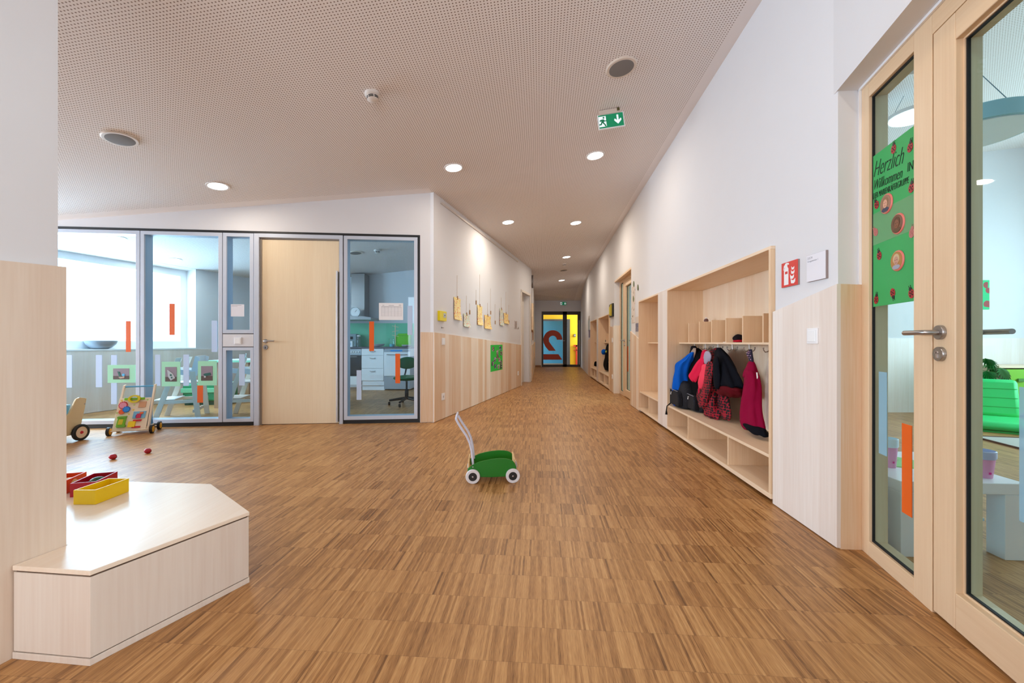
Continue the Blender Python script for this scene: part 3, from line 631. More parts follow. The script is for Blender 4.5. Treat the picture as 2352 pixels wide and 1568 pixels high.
# small things on the shelf
def onR(u, v, d=.2): return R.on(u, v, d)
def lump(F, name, u, v, d, r, mat, label, cat, sq=(1, 1, .8), extra=None):
    x, z = F.on(u, v, d); t = F.thing(name, x, d, z, label, cat); m = MB().ball((0, 0, 0), r*sq[0], r*sq[1], r*sq[2])
    m.v = [tuple(Vector(p)*(1+.14*noise.noise(Vector(p)*38))) for p in m.v]; m.build('crown', mat, t, smooth=80); return t
t = lump(R, 'woolly_hat', 1629, 771, .24, .05, fab('magenta_knit', 196, 30, 96), 'magenta and white patterned hat on the hat shelf', 'hat', (.6, .6, .9))
MB().lathe([(.03, 0), (.033, .01), (.03, .02)], (0, 0, -.03), 'z', 20).build('white_band', M['white'], t)
t = lump(R, 'woolly_hat', 1697, 777, .20, .05, fab('dark_knit', 30, 22, 28), 'dark hat with a red brim on the hat shelf, right of the magenta hat', 'hat', (.8, .9, .7))
MB().lathe([(.038, 0), (.043, .008), (.04, .018)], (0, 0, -.03), 'z', 20).build('red_brim', fab('red_knit', 190, 30, 50), t)
x, z = R.on(1622, 734.5, .26); t = R.thing('teddy', x, .26, 1.203, 'small brown knitted ball with a pale tuft on top of the shelf dividers', 'toy')
MB().ball((0, 0, .022), .022).build('body', fab('brown_knit', 120, 90, 84), t, smooth=True); MB().ball((0, 0, .046), .010).build('tuft', M['white'], t, smooth=True)
x, z = R.on(1675, 783, .16); tag(fr_obj(R, MB().box(x-.05, x+.04, .13, .25, 1.0, 1.004), 'paper_sheet', M['paper']), 'white sheet of paper lying on the hat shelf under the dark hat', 'paper')
# far locker: dark coats, blue hat, shelf box, shoes
t, og = cth('jacket', 1396, 800, .15, 'black and navy jackets bundled on one hook in the far coat locker', 'jacket')
cloth(R, 'jacket_body', [(790, 1394, 1400), (805, 1390, 1401), (822, 1387, 1401), (838, 1382, 1401), (846, 1386, 1399), (850, 1390, 1398)], .16, .10, blk, t, og, 6, .1, 30)
cloth(R, 'neon_stripe', [(805, 1391, 1394), (809, 1390, 1393)], .04, .02, C('neon', 205, 225, 60), t, og, 3, 0, 31)
cloth(R, 'neon_stripe', [(828, 1399, 1402), (832, 1397, 1401)], .03, .02, C('neon', 205, 225, 60), t, og, 3, 0, 31)
t = lump(R, 'bobble_hat', 1386.5, 808, .10, .075, blue, 'round blue bobble hat hanging in the far coat locker', 'hat', (.8, .8, .9))
x, z = R.on(1378, 781, .16); xb = R.on(1383.5, 781, .16)[0]; t = R.thing('storage_box', R.on(1392, 781, .15)[0], .15, 1.0, 'small dark and cream box on the shelf of the far coat locker', 'box')
MB().box(-.26, 0, 0, .14, 0, .07).build('cream_box', C('cream', 226, 214, 180), t); MB().box(-.16, -.02, -.012, 0, .01, .06).build('dark_front', C('dark_teal', 26, 40, 44), t)
x, z = R.on(1367, 842, .12); t = R.thing('shoe_bag', x, .13, .297, 'dark cloth bag slumped on the narrow bench of the far coat locker', 'bag')
m = MB(); m.ball((0, 0, .06), .12, .08, .06).ball((.05, 0, .10), .06, .06, .08); m.build('sack', blk, t, smooth=True)

# ------------------------------------------------------------------ signs and switches on the right wall
def box_on(F, name, u0, v0, u1, v1, th, mat, parent=None, dep=0, **k):
    pass
def wall_item(F, u0, u1, vt, vb, dep=0):
    """centre x, centre z, width, height of an item seen between u0 and u1; vt/vb at u0"""
    xa, za = F.on(u0, vt, dep); xb, _ = F.on(u1, vt, dep); _, zb = F.on(u0, vb, dep)
    return (xa+xb)/2, (za+zb)/2, abs(xb-xa), za-zb
cx, cz, w, h = wall_item(R, 1795.3, 1832, 606, 661.3, -.012)
t = R.thing('fire_extinguisher_sign', cx, 0, cz, 'square red sign with a white fire extinguisher and flame', 'sign')
B(-w/2, w/2, -.010, 0, -h/2, h/2).build('backing', C('sign_grey', 150, 135, 132, .5), t)
B(-w/2, w/2, -.0125, -.010, -h/2, h/2).build('red_plate', C('sign_red', 214, 58, 50, .45), t)
q = w
ex = MB(); ex.prism([(-.33, -.40), (-.05, -.40), (-.05, .22), (-.12, .30), (-.12, .38), (-.02, .36), (-.02, .42), (-.14, .45), (-.22, .45), (-.34, .34), (-.37, .20), (-.35, .18), (-.28, .30), (-.26, .28), (-.33, .18)], 0, 1, 'y')
ex.v = [(a*q, -.0132+.0007*b, c*q) for a, b, c in ex.v]; ex.build('extinguisher_symbol', M['white'], t)
lb = MB(); lb.box(-.26*q, -.10*q, -.0136, -.0132, .02*q, .12*q); lb.build('label_patch', M['sign_red'], t)
fl = MB()
for k, (ox, oz) in enumerate(((.1, -.38), (.06, -.2), (.12, -.02), (.14, .14))):
    s_ = 1-.12*k; fl.prism([(ox+a*s_, oz+b*s_) for a, b in ((.02, .0), (.18, -.02), (.26, .04), (.27, .17), (.16, .10), (.06, .12), (-.01, .20), (.0, .08))], 0, 1, 'y')
fl.v = [(a*q, -.0132+.0007*b, c*q) for a, b, c in fl.v]; fl.build('flame_symbol', M['white'], t)
cx, cz, w, h = wall_item(R, 1853, 1897, 588, 648.5, -.012)
t = R.thing('room_sign', cx, 0, cz, 'white square room sign with small grey lettering, right of the red sign', 'sign')
B(-w/2, w/2, -.012, 0, -h/2, h/2).build('backing', C('sign_grey', 150, 135, 132, .5), t)
B(-w/2+.001, w/2-.001, -.0135, -.012, -h/2+.001, h/2-.001).build('white_plate', C('sign_white', 232, 232, 240, .3), t)
gt = C('grey_print', 150, 150, 160, .6)
text_mesh('2.0.24', .016, gt, t, (-w/2+.009, -.0138, h/2-.022), depth=.0002); text_mesh('Gruppenraum 1', .013, gt, t, (-w/2+.009, -.0138, h/2-.038), depth=.0002)
def switch(F, u0, u1, vt, vb, label, name='light_switch', cat='switch', dep=-.018, socket=False):
    cx, cz, w, h = wall_item(F, u0, u1, vt, vb, dep-.008); w = min(max(w, .07), .09); h = w
    t = F.thing(name, cx, dep, cz, label, cat)
    B(-w/2, w/2, -.009, 0, -h/2, h/2).build('surround', M['white'], t, bevel=.002)
    if socket:
        MB().ring(circle(.024), circle(.019), -.0105, -.009).build('socket_rim', M['white'], t); MB().lathe([(0, -.0095), (.019, -.0095), (.019, -.009)], (0, 0, 0), 'y').build('socket_face', C('socket_grey', 200, 198, 196, .5), t)
        MB().prism(circle(.0025, 8, -.008, 0), -.0100, -.0094, 'y').prism(circle(.0025, 8, .008, 0), -.0100, -.0094, 'y').build('pin_hole', M['hole'], t)
    else: B(-w*.36, w*.36, -.0125, -.009, -h*.36, h*.36).build('rocker', M['whitel'], t, bevel=.0015)
    return t
switch(R, 1853, 1877, 755, 788, 'white light switch on the pale wood panel under the white room sign')
switch(R, 1403, 1409, 776, 786, 'white light switch on the panel right of the far coat locker')
switch(R, 1403, 1409, 859, 868, 'white low socket on the panel right of the far coat locker', 'socket', 'socket', socket=True)
# yellow and black picture with a card beneath
cx, cz, w, h = wall_item(R, 1401.5, 1409, 700, 729, -.01)
t = R.thing('safety_poster', cx, 0, cz, 'black board with yellow drawing on the wall above the far light switch', 'poster')
B(-w/2, w/2, -.03, 0, -h/2, h/2).build('black_board', C('board_black', 22, 20, 18), t)
B(-w*.5, w*.18, -.034, -.03, -h*.3, h*.32).build('yellow_patch', C('lemon', 222, 208, 40), t); B(-w*.2, w*.3, -.036, -.03, -h*.42, h*.45).build('yellow_stripe', C('lemon2', 200, 180, 30), t)
tag(fr_obj(R, MB().box(cx-.02, cx+w*.4, -.004, 0, cz-h/2-.26, cz-h/2-.03), 'notice_card', C('notice_grey', 205, 205, 212)), 'pale notice card under the black and yellow board', 'paper')
# photo notices left of the near locker
cx, cz, w, h = wall_item(R, 1459.5, 1470.5, 728, 776, -.005)
t = R.thing('photo_notice', cx, 0, cz, 'pale notice with a blue grey photo, left of the near coat locker', 'notice')
B(-w/2, w/2, -.004, 0, -h/2, h/2).build('sheet', C('notice_beige', 215, 205, 196), t); B(-w*.45, w*.45, -.006, -.004, -h*.2, h*.2).build('photo', splodge('photo_blue', srgb(110, 110, 130), [srgb(150, 150, 165), srgb(80, 84, 110), srgb(190, 180, 175)], 60, .7), t)
cx, cz, w, h = wall_item(R, 1450.5, 1458, 660, 742, -.005)
tag(fr_obj(R, MB().box(cx-w/2, cx+w/2, -.004, 0, cz-h/2, cz+h/2), 'height_chart', splodge('chart_paper', srgb(216, 206, 198), [srgb(190, 190, 180), srgb(200, 180, 165), srgb(150, 140, 120)], 22, .35)), 'narrow pale paper chart hanging at the near edge of the second glazed door', 'paper')
for u, v, lab in ((1455, 652, 'small green leaf cutout above the paper chart'), (1464.5, 660, 'small grey leaf cutout right of the green one'), (1454.5, 686, 'dark green bird cutout on the narrow paper chart')):
    x, z = R.on(u, v, -.01); tag(fr_obj(R, MB().prism([(x+a*.03, z+b*.045) for a, b in ((0, 1), (.7, .5), (1, -.2), (.4, -1), (-.4, -.8), (-1, -.1), (-.6, .6))], -.012, -.004, 'y'), 'leaf_cutout', C('leafy%d' % int(u), 120, 130, 96)), lab, 'cutout', 'paper cutouts by the second door')
# notices beyond the far locker
for (u0, u1, v0, v1, c, lab) in ((1345, 1351.5, 735, 762, (150, 160, 160), 'grey green notice on the wall beyond the far coat locker'), (1352, 1355, 758, 775, (120, 110, 135), 'small violet notice below the grey green one'), (1340.5, 1344, 732, 740, (190, 180, 170), 'tiny beige note left of the grey green notice')):
    cx, cz, w, h = wall_item(R, u0, u1, v0, v1, -.005)
    if cx < rx(12.2): cx = rx(12.2)+.1; w = min(w, .3)
    w = min(w, .5); tag(fr_obj(R, MB().box(cx-w/2, cx+w/2, -.006, 0, cz-h/2, cz+h/2), 'notice', C('nt%d' % int(u0), *c)), lab, 'notice')

# ------------------------------------------------------------------ left corridor wall: rail, strings with children's paintings, poster, door
ra, rz_ = L.on(1013, 463, -.012); rb = L.on(1190, 598, -.012)[0]
tag(fr_obj(L, MB().box(ra, rb, -.016, 0, 2.795, 2.82), 'picture_rail', C('rail_alu', 214, 208, 204, .4, metal=.3)), 'long thin aluminium picture rail under the ceiling of the left corridor wall', 'rail')
papc = {'y': (246, 226, 158), 'g': (170, 206, 184), 'o': (244, 214, 132)}
def px4(x, y): return 980+x/3.336, 430+y/3.336
strs = [(240, 675, 845, 215, 267, 1010, 'y'), (308, 830, 970, 288, 335, 1065, 'g'), (382, 785, 893, 0, 0, 0, ''), (415, 670, 905, 393, 433, 1052, 'y'), (467, 885, 980, 447, 497, 1080, 'o'),
        (493, 775, 970, 0, 0, 0, ''), (527, 895, 1045, 0, 0, 0, ''), (575, 845, 930, 563, 592, 1055, 'g'), (610, 800, 965, 595, 630, 1040, 'o'), (632, 900, 1040, 0, 0, 0, ''), (333, 890, 968, 0, 0, 0, '')]
plab = ['tall yellow child painting, nearest the yellow box', 'small green edged child painting, second of the row', '', 'tall narrow yellow child painting, in the middle of the row', 'low square orange child painting, below the tall narrow one',
        '', '', 'pale green child painting near the far door', 'small orange child painting nearest the far door', '', '']
clab = {2: 'empty clothes peg on the highest short string', 5: 'empty clothes peg on a long string right of the tall narrow painting', 6: 'empty clothes peg hanging lowest of the row', 9: 'dark empty clothes peg, nearest the far door', 10: 'empty clothes peg beside the small green edged painting'}
for i, (sx, s0, s1, pl_, pr_, pb, c) in enumerate(strs):
    u, v0 = px4(sx, s0); _, v1 = px4(sx, s1); x, z0 = L.on(u, v0, -.012); _, z1 = L.on(u, v1, -.012)
    if c:
        ua, ub = px4(pl_, 0)[0], px4(pr_, 0)[0]; vb = px4(0, pb)[1]; xa, zb = L.on(ua, vb, -.02); xb = L.on(ub, vb, -.02)[0]; x_ = (xa+xb)/2
        t = L.thing('child_painting', x_, 0, z1, plab[i]+', hanging on a string', 'painting', 'children paintings hanging on strings')
        w = xb-xa; h = z1-zb; n = 14; m = MB(); vs = []; fs = []
        for k in range(n+1):
            f = k/n; y = -.006-.022*f**3; zz = -h*f
            vs += [(-w/2, y-.008*math.sin(5*f), zz), (w/2, y+.006*math.sin(4*f), zz-.01)]
        fs = [(2*k, 2*k+1, 2*k+3, 2*k+2) for k in range(n)]
        cc = srgb(*papc[c])
        o = MB().add(vs, fs).build('paper', splodge('painted_paper_%d' % i, cc if c != 'g' else srgb(206, 220, 208), [srgb(244, 226, 200), srgb(226, 80, 60), srgb(240, 170, 60), srgb(246, 232, 215), srgb(214, 120, 130), srgb(236, 210, 90)], 55, .62), t)
        sm = o.modifiers.new('s', 'SOLIDIFY'); sm.thickness = .0015
        MB().box(-.006, .006, -.016, -.004, -.03, .02).build('clothes_peg', C('peg_wood', 170, 128, 84), t)
        MB().tube([(0, -.004, .015), (0, -.004, 2.795-z1 if False else z0-z1)], .0016, 6).build('string', C('gold_string', 190, 160, 120), t)
    else:
        t = L.thing('clothes_peg', x, 0, z1, clab[i], 'peg', 'empty clothes pegs on strings')
        MB().box(-.010, .010, -.014, -.002, -.01, .055).build('peg_body', C('peg_wood', 170, 128, 84), t, bevel=.002)
        MB().tube([(0, -.004, .05), (0, -.004, z0-z1)], .0016, 6).build('string', C('gold_string', 190, 160, 120), t)
x, cz, w, h = wall_item(L, 1010, 1025, 713, 736, -.03)
t = L.thing('alarm_box', x, 0, cz, 'yellow wall box with a grey push panel near the corner of the left wall', 'box')
B(-w/2, w/2, -.035, 0, -h/2, h/2).build('housing', C('alarm_yellow', 238, 218, 10, .4), t, bevel=.003); B(0, w*.36, -.038, -.035, -h*.15, h*.3).build('push_panel', C('panel_grey', 190, 195, 190), t); MB().lathe([(0, -.041), (.008, -.041), (.008, -.038)], (w*.18, 0, h*.08), 'y', 12).build('push_button', M['hole'], t)
x, z = L.on(1016, 752, -.01); t = L.thing('wall_hook', x, 0, z, 'small steel wall hook under the yellow wall box', 'hook'); MB().lathe([(0, -.006), (.01, -.006), (.01, 0)], (0, 0, 0), 'y', 14).tube([(0, -.005, 0), (0, -.025, -.006), (0, -.03, .004)], .003, 6).build('peg', M['steel'], t)
switch(L, 1014.8, 1023, 776.5, 791, 'white light switch on the wood panel under the yellow wall box', dep=-.014)
switch(L, 1014.5, 1022.5, 904.5, 919, 'white low socket on the wood panel near the corner', 'socket', 'socket', dep=-.014, socket=True)
switch(L, 1188.5, 1193, 853, 862, 'white low socket on the wood panel beside the far door', 'socket', 'socket', dep=-.014, socket=True)
x, cz, w, h = wall_item(L, 1126.7, 1154, 792, 854, -.015)
t = L.thing('photo_collage', x, -.0145, cz, 'green poster with a collage of small photos on the left wood panel', 'poster')
B(-w/2, w/2, -.002, 0, -h/2, h/2).build('green_sheet', C('collage_green', 28, 190, 60, .5), t)
rnd = random.Random(5)
for k, (a, b_) in enumerate([(-.30, .34), (.30, .36), (.05, .21), (.38, .16), (.05, .05), (-.16, -.06), (.22, -.09), (-.34, -.20), (.36, -.22), (-.12, -.32), (.14, -.36), (.37, -.38)]):
    B(a*w-.058, a*w+.058, -.0035, -.002, b_*h-.040, b_*h+.040).build('photo', splodge('collage_photo_%d' % (k % 4), srgb(*[(90, 70, 70), (60, 70, 110), (150, 130, 130), (40, 50, 44)][k % 4]), [srgb(30, 30, 44), srgb(200, 170, 150), srgb(120, 60, 60), srgb(230, 225, 230)], 60, .85), t)
x, cz, w, h = wall_item(L, 1182, 1187.3, 736, 753.5, -.01)
t = L.thing('control_panel', x, 0, cz, 'white wall panel with grey strips beside the far door', 'panel'); B(-w/2, w/2, -.012, 0, -h/2, h/2).build('plate', C('pale_plate', 196, 186, 184), t); B(-w*.12, w*.12, -.014, -.012, -h*.4, h*.4).build('strip', C('midgrey', 130, 122, 120), t)
x, z = L.on(1190.5, 753, -.01); t = L.thing('key_switch', x, 0, z, 'tiny round key switch beside the far door', 'switch'); MB().lathe([(0, -.02), (.02, -.02), (.024, 0)], (0, 0, 0), 'y', 16).build('knob', M['steel'], t)
# far white door
d = structure(thing('door_3', L.w(l0, 0, 0), L.th)); w = l1-l0
MB().box(-.06, .0, -.02, .012, 0, 2.2).box(w, w+.05, -.02, .012, 0, 2.2).box(-.06, w+.05, -.02, .012, 2.17, 2.225).build('casing', C('cream_frame', 232, 224, 214, .5), d, bevel=.002)
MB().box(.0, w, .15, .19, 1.98, 2.17).box(0, w*.42, .15, .19, 0, 1.98).box(w*.5, w, .15, .19, 0, 1.98).build('door_panel', C('cream_door', 226, 220, 210, .5), d)
B(w*.42, w*.5, .16, .19, 0, 1.98).build('door_gap', M['hole'], d)
# far left wall: clock, wooden sign, wooden bar
for (nm, u, v, sz, mat, lab, cat) in (('wall_clock', 1223.5, 646.5, .17, 'clockbody', 'round grey wall clock high on the far left wall', 'clock'),):
    x, z = M2.on(u, v, -.03); t = M2.thing(nm, x, 0, z, lab, cat)
    MB().lathe([(0, -.05), (sz-.02, -.05), (sz, -.04), (sz, 0)], (0, 0, 0), 'y').build('case', C('clockcase', 120, 112, 108, .4, metal=.4), t, smooth=True)
    MB().lathe([(0, -.053), (sz-.025, -.053), (sz-.025, -.05)], (0, 0, 0), 'y').build('dial', M['paper'], t); MB().box(-.004, .004, -.056, -.053, 0, sz*.6).box(0, sz*.45, -.056, -.053, -.004, .004).build('hand', M['black'], t)
x, z = M2.on(1223.5, 733, -.03); t = M2.thing('wooden_plaque', x, 0, z, 'wooden plaque with a hanging tail on the far left wall', 'plaque')
MB().prism([(-.22, -.28), (.22, -.34), (.26, 0), (.2, .36), (-.22, .4), (-.28, .05)], -.05, 0, 'y').build('board', M['spruce'], t, bevel=.004); MB().box(.05, .09, -.045, -.02, -.55, -.3).build('tail', C('tail_brown', 150, 100, 60), t)
x, z = M2.on(1227.8, 803, -.03); t = M2.thing('wooden_bar', x, 0, z, 'upright wooden bar near the end of the far left wall', 'bar')
MB().box(-.04, .04, -.05, -.02, -.27, .27).box(-.02, .02, -.02, 0, -.2, -.16).box(-.02, .02, -.02, 0, .16, .2).build('rail', M['spruce'], t, bevel=.004)

# ------------------------------------------------------------------ end door with the big numeral
d = structure(thing('door_4', (e0, 16.5, 0)))
w = e1-e0; zt = ez; fx = lambda u: (u-1244)/FP*16.5; fz = lambda v: 1+(HZ-v)*16.5/FP
MB().ring([(0, 0), (w, 0), (w, zt), (0, zt)], [(fx(1248), fz(837)), (fx(1327), fz(837)), (fx(1327), fz(722.5)), (fx(1248), fz(722.5))], 0, .08).box(fx(1293), fx(1302), 0, .08, 0, zt).build('frame', M['dark'], d)
B(fx(1248), fx(1293), .03, .036, fz(837), fz(722.5)).build('door_glass', M['clear'], d); B(fx(1302), fx(1327), .03, .036, fz(837), fz(722.5)).build('door_glass', M['clear'], d)
B(fx(1329.5), fx(1331), -.02, 0, .1, fz(735)).build('pull_bar', M['steel'], d); B(fx(1287), fx(1297), -.05, -.03, fz(782.8), fz(782)).build('handle', M['steel'], d)
def e7(x, y): return fx(1210+x/7.84), fz(670+y/7.84)
# mirrored figure 2: outer arc, inner arc, diagonal, foot
ou = []; cxp, cyp = 470, 862
for k in range(25):
    a = math.radians(0+180*k/24); ou.append((cxp+172*math.cos(a), cyp-172*math.sin(a)))
inn = []
for k in range(19):
    a = math.radians(180-180*k/18); inn.append((cxp+72*math.cos(a), cyp-72*math.sin(a)))
outer = ou+[(303, 920), (335, 985), (400, 1062), (525, 1062), (440, 950), (405, 900)]+inn[1:]
pts = [e7(*p) for p in outer]
dg = MB(); dg.prism(pts, -.004, 0, 'y'); dg.prism([e7(*p) for p in ((300, 1122), (570, 1122), (640, 1222), (300, 1222))], -.004, 0, 'y')
o = dg.build('numeral', C('numeral_rust', 172, 52, 4, .5), d); o.location = (0, .028, 0)
e8 = MB()
yellow, sky = C('yellow_wall', 235, 196, 0, .6), C('blue_wall', 72, 170, 222, .6)
fz2 = lambda v, Y: 1+(HZ-v)*Y/FP; fx2 = lambda u, Y: (u-CX)/FP*Y
Y2 = 17.9
m = MB().box(fx2(1309, Y2), 4.2, Y2, Y2+.15, 0, 3).box(.2, fx2(1309, Y2), Y2, Y2+.15, fz2(733, Y2), 3); structure(m.build('wall_stair_yellow', yellow))
structure(B(.2, 4.2, 19.3, 19.4, 0, 3).build('wall_stair_blue', sky)); structure(B(4.2, 4.3, 16.7, 21, 0, 3).build('wall_stair_right', yellow))
m = MB().box(.2, fx2(1309, Y2), Y2-.03, Y2, fz2(737, Y2), fz2(733, Y2)).box(fx2(1302.5, Y2), fx2(1309, Y2), Y2-.04, Y2+.1, .0, fz2(733, Y2)); o = structure(m.build('trim_14', C('lift_frame', 70, 72, 76, .5)))
t = thing('wall_panel_unit', (fx2(1320, Y2), Y2, fz2(770, Y2)), 0, 'small grey control box on the yellow wall behind the end door', 'box'); B(-.045, .045, -.05, 0, -.06, .06).build('housing', C('boxgrey', 110, 108, 104), t); B(-.015, .015, -.055, -.05, -.02, .02).build('display', M['white'], t)
t = thing('red_bracket', (fx2(1323.5, Y2), Y2-.06, 0), 0, 'red stand with crossbars in front of the yellow wall', 'stand')
MB().box(-.035, .035, -.03, .03, 0, fz2(792, Y2)).box(-.12, .06, -.03, .03, fz2(794, Y2)-.03, fz2(792, Y2)).box(-.12, .06, -.03, .03, fz2(804, Y2)-.02, fz2(803, Y2)).build('post', C('stand_red', 190, 50, 14), t)

# ------------------------------------------------------------------ glazed partition
gx = lambda u: G.on(u, 700)[0]
GT = 2.31; GB = .047
def pane(n, u0, u1, z0, z1, g0, fw=.042, right=None, left=None, x0=None, x1=None):
    xa = x0 if x0 is not None else gx(u0); xb = x1 if x1 is not None else gx(u1)
    d = structure(thing('window_%d' % n, G.w(xa, 0, z0), G.th)); w = xb-xa; h = z1-z0
    O = [(0, 0), (w, 0), (w, h), (0, h)]; I = [(fw, fw*1.05), (w-fw, fw*1.05), (w-fw, h-fw), (fw, h-fw)]
    MB().ring(O, I, 0, .035).build('frame', M['alu'], d, bevel=.0015)
    I2 = [(fw-.006, fw), (w-fw+.006, fw), (w-fw+.006, h-fw+.006), (fw-.006, h-fw+.006)]
    MB().ring(O, I2, .035, .14).build('inner_frame', M['alu'], d)
    B(fw-.006, w-fw+.006, .018, .022, fw, h-fw+.006).build('pane', M['bglass'], d)
    return d
pane(1, 0, 320.6, GB, GT, 0, x0=-4.42); pane(2, 322, 510, GB, GT, 0)
pane(3, 511.6, 582, 1+(HZ-797)*4.86/FP*0+1-.0, GT, 0) if False else None
z3 = lambda v: G.on(545, v)[1]
pane(3, 511.6, 582, z3(765.5), GT, 0); pane(4, 511.6, 582, GB, z3(797.5), 0, fw=.036); pane(5, 789.5, 959, GB, GT, 0)
pane(6, 0, 0, GB, GT, 0, x0=-5.12, x1=-4.43)
xa, xb = gx(511.6), gx(582)
t = structure(fr_obj(G, MB().box(xa, xb, 0, .14, z3(795.8), z3(767.2)), 'trim_15', C('pale_panel', 222, 222, 226, .35)))
switch(G, 537.5, 554.5, 775, 790, 'white light switch on the pale strip left of the wooden door', dep=0)
# black surround
bx = MB(); bx.box(-5.13, 0, -.004, .03, GT+.004, 2.336).box(gx(959.5), 0, .004, .14, 0, 2.32).box(-5.13, gx(584), .006, .14, 0, GB-.003).box(gx(789), 0, .006, .14, 0, GB-.003)
for u in (321.3, 510.8): bx.box(gx(u)-.0045, gx(u)+.0045, .012, .14, GB, GT)
bx.box(xa, xb, .012, .1, z3(767.2), z3(765.5)).box(xa, xb, .012, .1, z3(797.5), z3(795.8)); bx.box(gx(582), gx(583.2), .01, .1, 0, GT).box(gx(787.5), gx(789.5), .01, .1, 0, GT)
structure(fr_obj(G, bx, 'trim_16', M['black']))
# wooden door in the partition
x0, x1 = gx(583.2), gx(787.5); d = structure(thing('door_5', G.w(x0, 0, 0), G.th)); w = x1-x0
jl, jr = gx(595)-x0, gx(779.5)-x0
MB().box(0, jl, -.004, .1, 0, GT).box(jr, w, -.004, .1, 0, GT).box(jl, jr, -.004, .1, GT-.045, GT).build('frame', M['alu'], d, bevel=.0015)
MB().box(jl, jl+.02, .02, .1, 0, GT-.045).box(jr-.012, jr, .02, .1, 0, GT-.045).box(jl, jr, .02, .1, GT-.06, GT-.045).build('rebate', C('rebate_grey', 150, 140, 130, .5), d)
lf = thing('door_leaf', (jl+.016, .03, 0)); lf.parent = d; lw = jr-jl-.022
B(0, lw, 0, .04, .008, GT-.062).build('leaf_panel', M['doorwood'], lf, bevel=.002)
hx = .045; hz = 1.0
hz = G.on(605, 783)[1]
m = MB(); m.lathe([(0, -.01), (.022, -.01), (.024, 0)], (hx, 0, hz), 'y').tube([(hx, 0, hz), (hx, -.045, hz), (hx+.012, -.052, hz), (hx+.12, -.052, hz)], .009, 12); m.build('handle', M['steel'], lf, smooth=True)
m = MB(); m.lathe([(0, -.01), (.026, -.01), (.028, 0)], (hx, 0, hz-.076), 'y'); m.build('lock_rosette', M['steel'], lf, smooth=True)
MB().box(hx-.004, hx+.004, -.0115, -.010, hz-.094, hz-.066).build('key_slot', M['hole'], lf)
bxx = gx(774.5)-x0-jl-.016
MB().box(bxx-.010, bxx+.010, -.045, -.02, .025, G.on(775, 622)[1]).build('pull_bar', C('bar_pale', 214, 216, 222, .35, metal=.5), lf, bevel=.003)
MB().box(bxx+.010, lw, -.018, 0, .025, G.on(775, 624)[1]).build('bar_shadow_gap', M['black'], lf)
# stickers on the partition
def gsticker(u0, u1, v0, v1, mat, label, dep=.012):
    cx, cz, w, h = wall_item(G, u0, u1, v0, v1, dep); t = G.thing('glass_sticker', cx, dep, cz, label, 'sticker', 'rectangular stickers on the glazed partition'); B(-w/2, w/2, 0, .004, -h/2, h/2).build('film', mat, t)
O_, F_ = M['orange'], M['frost']
for a in ((289, 300, 737, 808, O_, 'orange strip on the left large pane, beside the frame post'), (389, 401, 697, 769, O_, 'orange strip placed highest, in front of the bright window'), (453, 466, 885, 924.5, O_, 'short orange strip under the right green photo card'),
          (848, 859, 738, 806, O_, 'orange strip above the other on the pane right of the wooden door'), (908, 919, 812, 880, O_, 'lower orange strip in front of the dishwasher'),
          (153, 165, 815, 890, F_, 'frosted strip nearest the pillar on the left large pane'), (220, 234, 815, 889, F_, 'frosted strip left of the first green photo card'), (255, 268, 815, 928, F_, 'frosted strip crossing behind the landscape green photo card'),
          (356, 368, 814, 886, F_, 'frosted strip left of the middle green photo card'), (421, 434, 814, 886, F_, 'frosted strip between the two upright green photo cards'), (486, 498.5, 736, 808, F_, 'frosted strip above the right green photo card'),
          (549, 562, 813, 885, F_, 'frosted strip on the small lower pane'), (819, 830, 850, 918, F_, 'lowest frosted strip, on the pane right of the wooden door'), (936, 947, 702, 769, F_, 'upper frosted strip at the right edge of the last pane')): gsticker(*a)
def photo_card(u0, u1, v0, v1, pu0, pu1, pv0, pv1, label, kind):
    cx, cz, w, h = wall_item(G, u0, u1, v0, v1, .010); t = G.thing('photo_card', cx, .010, cz, label, 'card', 'green photo cards on the glass')
    B(-w/2, w/2, 0, .004, -h/2, h/2).build('mint_card', C('mint_card', 160, 222, 186, .6), t)
    px, pz, pw, ph = wall_item(G, pu0, pu1, pv0, pv1, .010); px -= cx; pz -= cz
    B(px-pw/2, px+pw/2, -.0015, 0, pz-ph/2, pz+ph/2).build('photo', C('photo_wall', 140, 126, 138, .5), t)
    B(px-pw/2, px+pw/2, -.002, -.0015, pz-ph/2, pz-ph*.18).build('photo_floor', C('photo_floor', 84, 66, 58, .5), t)
    m = MB()
    if kind == 0: m.prism([(px-.04, pz+.03), (px-.015, pz+.025), (px+.0, pz-.03), (px-.02, pz-.035)], -.004, -.002, 'y').build('bottle_shape', C('photo_green', 20, 90, 80), t); MB().prism(circle(.016, 14, px+.025, pz-.012), -.004, -.002, 'y').build('ball_shape', C('photo_cyan', 80, 180, 225), t); MB().prism([(px-.03, pz-.035), (px+.04, pz-.03), (px+.035, pz-.048), (px-.01, pz-.055)], -.0045, -.002, 'y').build('cart_shape', C('photo_beige', 190, 160, 140), t)
    if kind == 1: m.prism([(px-.04, pz+.05), (px-.03, pz+.05), (px+.02, pz+.01), (px+.048, pz-.045), (px, pz-.075), (px-.03, pz-.03)], -.004, -.002, 'y').build('walker_shape', C('photo_pale', 176, 184, 188), t); MB().prism(circle(.012, 12, px, pz-.01), -.005, -.004, 'y').prism(circle(.010, 12, px+.01, pz-.04), -.005, -.004, 'y').build('disc_shape', C('photo_green', 20, 90, 80), t)
    if kind == 2: m.prism([(px-.04, pz-.01), (px-.02, pz+.0), (px+.04, pz+.01), (px+.045, pz-.02), (px-.02, pz-.035)], -.004, -.002, 'y').build('cart_shape', C('photo_green', 20, 90, 80), t); MB().prism(circle(.012, 12, px-.02, pz-.04), -.005, -.004, 'y').build('wheel_shape', C('photo_pale', 176, 184, 188), t)
